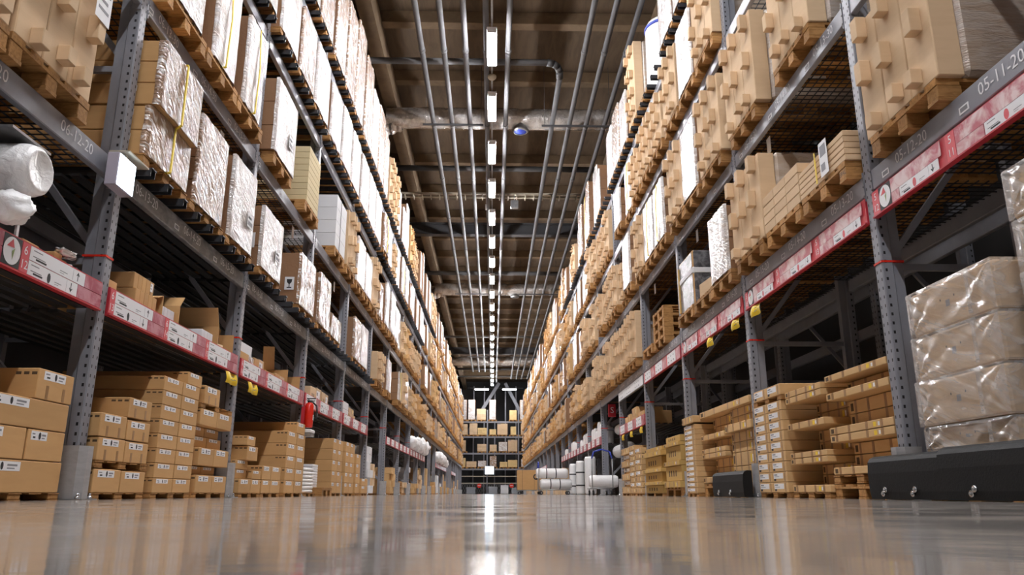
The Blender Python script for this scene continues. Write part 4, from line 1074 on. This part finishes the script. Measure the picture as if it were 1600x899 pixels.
for j in range(4): shelf_carton(6.04+.07*j, 6.10+.07*j, SZ+.01, 1.50, 'white boxed item inside the torn carton, %s along' % ORD[j], m=WHITECARD, style='plain', x=-.03, d=.2)
for j in range(3): shelf_carton(6.48+.13*j, 6.60+.13*j, SZ, 1.40+.01*j, 'low white box, %s in the row past the torn carton, label shelf' % ORD[j], m=WHITECARD, style='plain', x=-.02, d=.3)
for j in range(4): shelf_carton(6.92+.07*j, 6.985+.07*j, SZ, 1.49, 'white box with orange panel, %s before the big open carton' % ORD[j], m=WHITECARD, style='small', x=-.02, d=.3)
open_carton(7.28, 7.72, SZ, 1.59, 'large open carton by the second left post on the label shelf', d=.45, flaps=((1, .12, 85), (-1, .18, 65)))
for j in range(2): ob('paper_roll', lathe(MB(), [(0,0),(.05,0),(.05,.21),(.02,.22),(0,.2)], WHITE_SOFT if j == 0 else CARD_L, 14), loc=(LX-.13, 7.42+.14*j, SZ+.01+(.06 if j == 0 else 0)), label=('white' if j == 0 else 'tan') + ' roll standing inside the large open carton', cat='roll')
shelf_carton(7.92, 8.22, SZ, 1.475, 'tan carton at the near end of the third bay label shelf', style='small', x=.01)
shelf_carton(8.08, 8.46, 1.478, 1.60, 'white carton on top of the near cartons, third bay label shelf', m=WHITECARD, style='plain', x=-.04)
shelf_carton(8.23, 8.46, SZ, 1.475, 'second tan carton of the third bay label shelf, wrapped in film', m=FILM_B, style='plain', x=-.01)
shelf_carton(8.52, 8.68, SZ, 1.50, 'narrow tan carton standing alone, third bay label shelf', x=-.02); shelf_carton(8.69, 8.87, SZ, 1.51, 'taped pale carton beside the narrow one, third bay label shelf', m=CARD_L, style='bigl', x=-.02)
shelf_carton(8.95, 9.32, SZ, 1.43, 'low tan carton in the middle of the third bay label shelf', style='plain', x=-.02)
shelf_carton(9.38, 9.58, SZ, 1.46, 'tan carton next to the open one, third bay label shelf', style='small', x=-.02); shelf_carton(9.59, 9.80, SZ, 1.455, 'pale carton next to the open one, third bay label shelf', m=CARD_L, style='small', x=-.02)
open_carton(9.86, 10.50, SZ, 1.57, 'big open carton with folded flap beside the extinguisher, label shelf', d=.5, flaps=((1, .07, -12), (-1, .3, 80)))
for j, (a, b_, h) in enumerate(((11.2, 11.55, 1.55), (11.56, 11.9, 1.57), (11.98, 12.2, 1.56), (12.21, 12.42, 1.55))): shelf_carton(a, b_, SZ, h, 'pale carton, %s along the fourth bay label shelf' % ORD[j], m=CARD_L, style='bigl' if j % 2 else 'small', x=-.01)
for j in range(3): shelf_carton(13.66, 14.2, SZ+.13*j, SZ+.13*j+.126, 'flat white carton, %s up, near end of fifth bay label shelf' % ORD[j], m=WHITECARD, style='plain', x=-.01)
for j in range(3): shelf_carton(14.3, 15.0-.06*j, SZ+.115*j, SZ+.115*j+.11, 'flat pale carton, %s up, middle of fifth bay label shelf' % ORD[j], m=CARD_L, style='slab', x=.01-.02*j)
for a, b_, z0, z1, t in ((13.75, 14.3, SZ, 1.48, 'tan carton, first along the low strip shelf'), (14.42, 15.0, SZ, 1.46, 'tan carton, second along the low strip shelf'), (14.45, 14.95, 1.463, 1.62, 'tan carton on top of the second one, low strip shelf'), (15.15, 15.4, SZ, 1.55, 'narrow tan carton, third along the low strip shelf'), (15.45, 15.75, SZ, 1.52, 'narrow tan carton, fourth along the low strip shelf')):
    o = carton_builder(round(b_-a, 2), round(z1-z0, 3), .5, 'slab' if b_-a > .4 else 'plain', CARD_T)(); o.location = (RX+.035, (a+b_)/2, z0); o.rotation_euler = (0, 0, PI); o['label'] = t + ', fifth right bay'; o['category'] = 'carton'
# first bay of the left row
for j in range(3): shelf_carton(4.10+.0*j, 4.44-.02*j, SZ+.085*j, SZ+.085*j+.08, 'flat white-labelled brown carton, %s up behind the white post' % ORD[j], style='bigl', x=-.16, d=.5)
shelf_carton(4.14, 4.30, SZ+.0, 1.42, 'pale brown carton in front of the flat cartons, first bay shelf', style='plain', x=.0, d=.12)
shelf_carton(4.46, 4.54, SZ, 1.445, 'narrow tan carton by the foil, first bay shelf', style='plain', x=0, d=.1); shelf_carton(4.55, 4.63, SZ, 1.43, 'tan carton right before the foil, first bay shelf', style='plain', x=-.02, d=.12)
def blob(name, ctr, size, m, seed, label, cat, nu=20, nv=14, rough=.22, group=None):
    b = MB()
    def f(u, v):
        a = 2*PI*u; p = PI*(v-.5); d = Vector((math.cos(a)*math.cos(p), math.sin(a)*math.cos(p), math.sin(p)))
        k = 1+rough*(noise.noise(d*1.8+Vector((seed,)*3)) + .6*noise.noise(d*4.5+Vector((seed*2.,)*3)))
        return (d.x*size[0]*k, d.y*size[1]*k, max(-size[2], d.z*size[2]*k))
    b.grid(f, nu, nv, m); return ob(name, b, loc=ctr, label=label, cat=cat, group=group)
blob('foil_scrap', (LX-.12, 4.76, 1.41), (.06, .10, .045), FOIL, 3, 'crumpled silver foil at the first left post on the shelf', 'foil', rough=.5)
blob('foil_scrap', (LX-.05, 4.60, 1.47), (.05, .09, .025), FOIL, 8, 'crumpled foil lying over the tan cartons, first bay shelf', 'foil', rough=.5)
blob('packing_paper', (LX-.16, 11.0, 1.31), (.08, .12, .06), CARD_L, 5, 'crumpled paper by the third left post on the label shelf', 'paper', rough=.5)
# white roll on its stand, first bay of the left row
r = ob('mattress_roll', loc=(0, 3.93, 1.735), label='big white plastic-wrapped roll pointing into the aisle, first left bay', cat='roll')
b = MB()
prof = [(-1.3, .15), (-.3, .152), (-.06, .150), (-.02, .138), (0, .115), (-.012, .06), (-.02, 0.0)]
def f(u, v):
    k = v*(len(prof)-1); i = min(int(k), len(prof)-2); t = k-i
    x = prof[i][0]*(1-t)+prof[i+1][0]*t; q = prof[i][1]*(1-t)+prof[i+1][1]*t; a = 2*PI*u
    q *= 1+(.05 if v > .45 else .02)*noise.noise(Vector((math.cos(a)*3, math.sin(a)*3, x*6)))
    return (x, q*math.cos(a), q*math.sin(a)*.96)
b.grid(f, 36, 40, WHITE_SOFT); ob('roll_body', b, r); r.location = (-2.46, 3.93, 1.735)
blob('plastic_bag', (-2.53, 3.84, 1.488), (.11, .09, .088), WHITE_SOFT, 2, 'white plastic bag drooping under the big white roll', 'bag', 26, 20, .25)
r = ob('display_stand', loc=(-2.66, 4.10, SZ), label='thin white stand with tray over the big white roll, first left bay', cat='stand')
ob('stand_post', MB().bar((0, .03, 0), (0, 0, .664), .022, .012, WHITE), r); ob('stand_tray', MB().box(-1.0, .13, -.36, .0, .664, .678, GALV), r)

# ------------------------------------------------------------------ signs, tags, extinguisher
r = ob('lit_sign', loc=(-2.5, 4.84, 2.10), label='white glowing sign box on the first left post', cat='sign')
ob('sign_case', MB().cbox(-.045, .035, -.125, .115, -.115, .115, SIGNSIDE, .006), r); ob('sign_face', MB().box(.0352, .038, -.118, .108, -.108, .108, SIGNM), r)
ob('mounting_plate', MB().box(-.078, .06, -.05, .25, .15, .16, BEIGE).box(-.02,.02,-.02,.02,.11,.15,BEIGE), r)
def tag_builder():
    r = ob('yellow_price_tag'); b = MB()
    b.grid(lambda u, v: (.02*math.sin(v*2.6)-.006+.012*math.sin(u*7), -.15+.30*u, -.115*v), 14, 8, YELLOW); ob('tag_sheet', b, r)
    b = MB()
    for y0, y1, z in ((-.11,-.06,-.035),(-.02,.05,-.04),(-.05,.06,-.07),(.07,.11,-.06)): b.box(.016, .0185, y0, y1, z-.006, z, GREYTEXT)
    ob('tag_print', b, r); return r
for sd, y, z, t in (('L', 7.60, 1.192, 'just before the second left post'), ('L', 8.30, 1.185, 'just past the second left post'),
                    ('R', 7.46, 1.885, 'just before the second right post'), ('R', 8.12, 1.885, 'just past the second right post'), ('R', 9.12, 1.885, 'middle of the third right bay'),
                    ('R', 13.75, 1.19, 'first along the low strip, fifth right bay'), ('R', 14.75, 1.19, 'second along the low strip, fifth right bay'), ('R', 15.7, 1.19, 'third along the low strip, fifth right bay')):
    place('ytag', tag_builder, ((LX+.015) if sd == 'L' else RX-.015, y, z), 0 if sd == 'L' else PI, 'yellow tag hanging under the label strip, ' + t, 'tag', 'yellow tags under the label strips')
r = ob('fire_extinguisher', loc=(-2.50, 10.60, .90), label='red fire extinguisher hung on the third left post', cat='extinguisher')
ob('cylinder_body', lathe(MB(), [(0,0),(.05,0),(.06,.015),(.06,.29),(.045,.325),(.024,.34),(0,.34)], REDPAINT, 20), r)
b = MB(); b.tube((0,0,.33),(0,0,.37),.028,BLACK,10); b.bar((-.02,-.05,.385),(.06,.06,.40),.02,.014,BLACK); b.bar((-.02,-.04,.36),(.05,.05,.365),.02,.01,BLACK); ob('valve_handle', b, r)
b = MB(); b.path([(.03,.03,.35),(.08,.08,.30),(.09,.09,.2),(.085,.085,.1)], .011, BLACK); ob('hose', b, r)
ob('wall_bracket', MB().box(-.094,-.05,-.05,.05,.02,.28,RED), r)
ob('printed_mark', MB().box(.058,.061,-.02,.015,.10,.17,WHITE), r)
r = ob('shelf_light', loc=(-2.49, 10.64, .80), label='small grey and white box under the fire extinguisher', cat='box')
ob('box_body', MB().cbox(-.09, .05, -.12, .12, .03, .075, WHITE, .008), r); ob('box_base', MB().cbox(-.08, .045, -.11, .11, -.02, .029, GALV, .008), r)
r = ob('hanging_sign', loc=(RX+.12, 18.0, 1.91), label='red sign with white letter under the right row beams', cat='sign')
ob('sign_board', MB().cbox(-.09,.09,-.02,.02,-.15,.15,RED,.01), r); text('S', .2, WHITE, r, (0, -.0215, 0), 'sign_letter', rot=(PI/2, 0, 0))
for k, li in ((1, 1), (2, 1), (3, 1)):
    for sd in 'LR':
        ob('beam_tag', MB().box(-.002, .002, -.05, .05, -.17, 0, WHITE), loc=((LX-.1) if sd == 'L' else RX+.1, upy(k)+2.0, LEVELS[li]-.152), label='white plate hanging under the second pallet beam, %s bay, %s row' % (ORD[k], 'left' if sd == 'L' else 'right'), cat='plate')

# ------------------------------------------------------------------ right row, third to fifth bays: special loads
for j in range(4):
    pallet(RX-.07, 11.75, LEVELS[0]+.001+.145*j, PI, .144, 'empty wooden pallet, %s up in the pile on the lowest beam, right row' % ORD[j], 'empty pallets on the right lowest beam', wd=.8)
for y, t in ((12.6, 'far end of the fourth right bay'), (9.12, 'middle of the third right bay'), (13.0, 'beside the empty pile, fourth right bay')):
    if y != 13.0: pallet(RX-.09, y, LEVELS[0]+.001, PI, .144, 'single wooden pallet on the lowest beam, ' + t, None)
o = carton_builder(.46, .19, .5, 'plain', CARD_L)(); o.location = (RX-.04, 9.08, LEVELS[0]+.147); o.rotation_euler = (0,0,PI+.1); o['label'] = 'open tan carton lying on the single pallet, third right bay'; o['category'] = 'carton'
def dark_wrap():
    r = ob('wrapped_load'); ob('carton_body', MB().cbox(-1, -.004, -.36, .36, 0, .74, CARD, .01), r)
    ob('stretch_film', MB().cbox(-1.01, .0, -.37, .37, .0, .75, FILM_D, .03), r)
    ob('white_band', MB().cbox(-1.015, .006, -.376, .376, .42, .52, WHITECARD, .02), r); ob('yellow_post', MB().box(-.06, .012, -.385, -.33, .05, .68, CARD_Y), r); return r
o = dark_wrap(); o.location = (RX-.06, 9.95, LEVELS[0]+.147); o.rotation_euler = (0,0,PI); o['label'] = 'black film-wrapped load with white band, lowest beam, third right bay'; o['category'] = 'load'
ob('flat_card', MB().box(0, .002, -.07, .07, -.14, .14, WHITE).box(.0015,.003,-.05,.05,.02,.11,GREYTEXT).box(.0015,.003,-.05,.02,-.1,-.04,GREYTEXT), loc=(RX-.115, 5.42, LEVELS[0]+.30), rz=PI, label='white document hung on the thin carton pile, second right bay', cat='document')
b = MB().bar((.006, 0, -.1), (.006, 0, .16), .018, .004, STRAP); ob('yellow_band', b, loc=(RX-.108, 5.58, LEVELS[0]+.25), rz=PI, label='yellow strap around the thin carton pile, second right bay', cat='strap')
_p = [o for o in D.objects if o.get('label') == 'wooden pallet in the near place, second bay, lowest level, right row'][0]
text('EPAL', .05, BLACK, _p, (-.0022, .344, .062), 'pallet_stamp')

# ------------------------------------------------------------------ trolleys and rolls in the aisle, right side
def trolley(x, y, w_, d_, label, handle=True, hc=BLUE):
    r = ob('hand_trolley', loc=(x, y, 0), label=label, cat='trolley')
    b = MB()
    for yy in (-d_/2, d_/2): b.tube((-w_/2, yy, .15), (w_/2, yy, .15), .014, GALV, 8)
    for xx in (-w_/2, 0, w_/2): b.tube((xx, -d_/2, .15), (xx, d_/2, .15), .014, GALV, 8)
    ob('platform', b, r)
    wh = cached('wheel', lambda: MB().tube((0,-.018,.055),(0,.018,.055),.055,BLACK,14).tube((0,-.022,.055),(0,.022,.055),.025,GALV,10).bar((0,0,.08),(0,0,.15),.03,.02,GALV).mesh('wheel'))
    for xx in (-w_/2+.08, w_/2-.08):
        for yy in (-d_/2+.03, d_/2-.03): ob('wheel', wh, r, (xx, yy, 0))
    if handle:
        b = MB(); hx = -w_/2
        for yy in (-d_/2, d_/2): ob('handle_post', MB().tube((hx, yy, .15), (hx, yy, .82), .013, GALV, 8), r)
        b = MB(); b.path([(hx, -d_/2, .80), (hx, -d_/2+.05, .95), (hx, 0, 1.0), (hx, d_/2-.05, .95), (hx, d_/2, .80)], .018, hc); ob('push_handle', b, r)
    return r
trolley(1.40, 30.2, .92, .6, 'low trolley carrying the big carton in the far aisle', False)
r = ob('trolley_carton', loc=(1.40, 30.2, .166), label='big brown carton standing on a low trolley in the far aisle', cat='carton')
ob('carton_body', MB().cbox(-.46, .46, -.3, .3, 0, .73, CARD, .008), r)
ob('printed_mark', lathe(MB(), [(.06,0),(.11,.001)], BLACK, 18), r, (.25, -.301, .48)).rotation_euler = (PI/2, 0, 0)
ob('black_strap', MB().box(-.27,-.262,-.304,-.300,0,.73,BLACK).box(.18,.188,-.304,-.300,0,.4,BLACK).box(.31,.318,-.304,-.300,0,.4,BLACK), r)
def hroll(L_, rd, bands):
    def f():
        r = ob('mattress_roll'); b = MB()
        prof = [(-L_/2, 0), (-L_/2, rd*.8), (-L_/2+.05, rd), (L_/2-.05, rd), (L_/2, rd*.85), (L_/2-.02, rd*.5), (L_/2-.01, 0)]
        def g(u, v):
            k = v*(len(prof)-1); i = min(int(k), len(prof)-2); t = k-i; a = 2*PI*u
            x = prof[i][0]*(1-t)+prof[i+1][0]*t; q = prof[i][1]*(1-t)+prof[i+1][1]*t; return (x, q*math.cos(a), q*math.sin(a))
        b.grid(g, 22, 24, WHITE_SOFT); ob('roll_body', b, r)
        for x in bands: ob('black_band', lathe(MB(), [(rd+.002,-.015),(rd+.006,-.012),(rd+.006,.012),(rd+.002,.015)], BLACK, 22), r, (x, 0, 0)).rotation_euler = (0, PI/2, 0)
        return r
    return f
trolley(1.95, 25.0, 1.0, .55, 'steel trolley with white rolls and dark blue handles in the aisle')
o = place('hroll', hroll(1.0, .155, (-.18, .12)), (2.0, 25.0, .325), .1, 'lower white roll with two black bands on the steel trolley', 'roll', None)
o = place('hroll', None, (1.88, 25.0, .652), .06, 'upper white roll with two black bands on the steel trolley', 'roll', None)
def vroll(h, rd, bands, m=WHITE_SOFT):
    def f():
        r = ob('mattress_roll'); b = MB(); lathe(b, [(0,0),(rd*.9,0),(rd,.04),(rd,h-.06),(rd*.85,h),(0,h+.01)], m, 20); ob('roll_body', b, r)
        for z in bands: ob('black_band', lathe(MB(), [(rd+.002,z-.02),(rd+.007,z-.015),(rd+.007,z+.015),(rd+.002,z+.02)], BLACK, 20), r)
        return r
    return f
place('vr1', vroll(.95, .15, ()), (RX-.1, 20.6, .02), 0, 'upright white roll leaning place beside the blue-handled trolley', 'roll', None)
place('vr2', vroll(.95, .13, (.25, .62)), (RX-.05, 23.4, .02), 0, 'upright white roll with black bands, farther than the plain one', 'roll', None)
place('vr2', None, (RX-.02, 25.7, .02), 0, 'second upright white roll with black bands, farthest of three', 'roll', None)
trolley(2.46, 18.1, .9, .46, 'trolley with blue handles parked against the right rack').rotation_euler = (0, 0, PI/2)
place('hroll2', hroll(.66, .14, ()), (2.55, 18.15, .306), 0, 'plain white roll lying on the blue-handled trolley', 'roll', None)
for j, (y, z) in enumerate(((17.4, 1.5), (17.6, 1.25))):
    place(('hr3', j), hroll(1.6, .12+.03*j, ()), (RX+.35, y+.3, z-.25*j), PI/2, 'white roll hung inside the sixth right bay, ' + ('upper' if j == 0 else 'lower'), 'roll', None)
# white rolls and bags along the low shelves further down
rr = random.Random(11)
for k in (6, 7, 8, 9):
    for j in range(6):
        y = upy(k)+.32+j*.42; h = rr.uniform(.28, .62)*(1 if k < 8 else .8)
        place(('lr', round(h, 1)), vroll(round(h, 1), .15, ()), (RX+.21, y, SZ), 0, 'white wrapped roll, %s along the low shelf of %s bay, right row' % (ORD[j], ORD[k]), 'roll', 'white rolls on the right low shelf')
for k in (8, 9, 12, 13, 14):
    for j in range(4):
        y = upy(k)+.45+j*.62; sc = rr.uniform(.8, 1.25)
        blob('plastic_bag', (LX+.0, y, 1.405+.24*sc), (.2*sc, .2*sc, .235*sc), WHITE_SOFT, k+j*.7, 'crumpled white bag, %s along the low shelf of %s bay, left row' % (ORD[j], ORD[k]), 'bag', 16, 12, .3, 'white bags on the left low shelf')

# ------------------------------------------------------------------ end rack across the far end of the aisle
EY = 72.5
for j in range(3):
    x0 = -.5 + (j-1)*2.9
    r = ob('pallet_rack', loc=(x0, EY, 0), rz=-PI/2, label='bay of the end rack across the aisle, %s' % ('on the left', 'in the middle', 'on the right')[j], cat='rack', group='end rack bays')
    for s2 in ((0,) if j < 2 else (0, -2.9)):
        ob('upright_post', cached('post', post_mesh), r, (0, -s2, 0)); ob('upright_post', cached('post', post_mesh), r, (-RD, -s2, 0), PI)
    for z in LEVELS[:4]: ob('shelf_beam', cached('ebeam', lambda: MB().cbox(-.052, -.002, .055, 2.845, -.15, 0, STEEL, .006).mesh('shelf_beam')), r, (0, 0, z))
    for z in (1.60, .98): ob('low_shelf', cached('elow', lambda: MB().box(-.9, 0, .055, 2.845, -.09, 0, BEIGE).mesh('low_shelf')), r, (0, 0, z))
    b = MB()
    for i in range(12):
        y = .1+i*.225; b.bar((.02, y, .05), (.02, y+.22, .5), .012, .012, GALV); b.bar((.02, y+.22, .5), (.02, y, .92), .012, .012, GALV); b.bar((.02, y+.22, .05), (.02, y, .5), .012, .012, GALV); b.bar((.02, y, .5), (.02, y+.22, .92), .012, .012, GALV)
    ob('lattice_gate', b, r)
E_ = {  # level: (x, w, h, kind)
 3: [(-2.8,.7,1.85,'w'),(-1.99,.66,1.85,'w'),(-1.08,.86,1.0,'c'),(-.03,.62,1.85,'w'),(1.9,.66,.88,'y'),(2.87,.66,1.85,'w')],
 2: [(-2.65,.6,.96,'c'),(-1.8,.72,1.04,'c'),(-.98,.84,.62,'y'),(-.0,.62,.5,'y'),(.9,.95,1.02,'p'),(1.92,.5,.75,'y'),(2.87,.5,1.0,'c')],
 1: [(-2.75,.5,1.0,'q'),(-1.0,.84,.66,'c'),(.05,.66,.6,'c'),(.95,.8,.85,'w'),(1.85,.86,1.04,'p'),(2.87,.4,.3,'w')],
 0: [(-2.75,.5,.8,'y'),(-1.95,.92,.5,'c'),(-.97,.76,.56,'w'),(.05,.62,.98,'b'),(1.02,.7,.45,'y'),(1.85,.86,.62,'y'),(2.87,.5,.72,'w')]}
for li, row in E_.items():
    for j, (x, wd, h, kd) in enumerate(row):
        pallet(x, EY-.06, LEVELS[li], -PI/2, .144, '', None, far=True)
        loc = (x, EY-.06, LEVELS[li]+.145); t = '%s from the left, %s level of the end rack' % (ORD[j], LEVN[li])
        if kd in 'wb': place(('ew', wd, h, kd), wrapped_builder(wd, h, kd, 1, False), loc, -PI/2, 'film-wrapped load, ' + t, 'load', 'film-wrapped loads')
        elif kd in 'pq': place(('ep', wd, h), flat_pack_builder(wd, h, 2, False, True), loc, -PI/2, 'tan flat-pack load, ' + t, 'load', 'block-fronted flat-pack loads')
        else: place(('ec', wd, h, kd), layered_builder(wd, h, 4, CARD_L if kd == 'c' else CARD_Y_LIT, (), name='carton_load', cols=2), loc, -PI/2, 'layered carton load, ' + t, 'load', 'layered carton loads')
r = ob('lit_sign', loc=(-.28, EY-.26, 2.08), label='glowing white sign box on the end rack post', cat='sign')
ob('sign_case', MB().cbox(-.4, .4, 0, .09, -.36, .36, SIGNSIDE, .01), r); ob('sign_face', MB().box(-.38, .38, -.006, -.001, -.34, .34, SIGNM), r)
for x in (-1.2, 1.75):
    r = ob('round_stop_sign', loc=(x, EY-.06, .72), label='small round red sign on the end rack gate, ' + ('left' if x < 0 else 'right'), cat='sign')
    ob('sign_disc', MB().tube((0,0,0),(0,-.01,0),.2,REDPAINT,20), r); ob('white_bar', MB().box(-.13,.13,-.014,-.011,-.03,.03,WHITE), r)
for j, (x, wd, h, m, t) in enumerate(((-1.95,.8,.55,GAPBOARD,'grey cabinet'), (.05,.8,.6,GAPBOARD,'grey cabinet'), (1.1,.7,.75,WHITECARD,'white stacked carton'), (2.1,.7,.5,GAPBOARD,'grey cabinet'))):
    r = ob('floor_cabinet', loc=(x, EY-.35, 0), label='%s on the floor, %s from the left before the end rack' % (t, ORD[j]), cat='cabinet')
    ob('cabinet_body', MB().cbox(-wd/2, wd/2, -.2, .2, .02, h, m, .01), r); ob('cabinet_top', MB().cbox(-wd/2-.01, wd/2+.01, -.21, .21, h, h+.03, GALV, .005), r)
r = ob('wall_brace', label='dark grey diagonal wall bracing behind the end rack', cat='brace')
for a, b_ in (((-2.6, 76, 5.5), (.6, 76, 10.6)), ((3.6, 76, 6.0), (1.2, 76, 10.6))): ob('diagonal_bar', MB().bar(a, b_, .3, .3, STEEL), r)
for j in range(5): ob('wall_post', MB().box(-.06,.06,-.1,.1,0,10.4,STEEL), loc=(-1.9+1.05*j, 77, 0), label='thin grey wall post behind the end rack, %s from the left' % ORD[j], cat='post', group='wall posts behind the end rack')
if FAR.v: ob('wooden_pallet', FAR, label='wooden pallets under the loads of the far bays and the end rack', cat='pallet', kind='stuff')
print('OBJECTS', len(D.objects), 'pallets', N_PALLET[0])
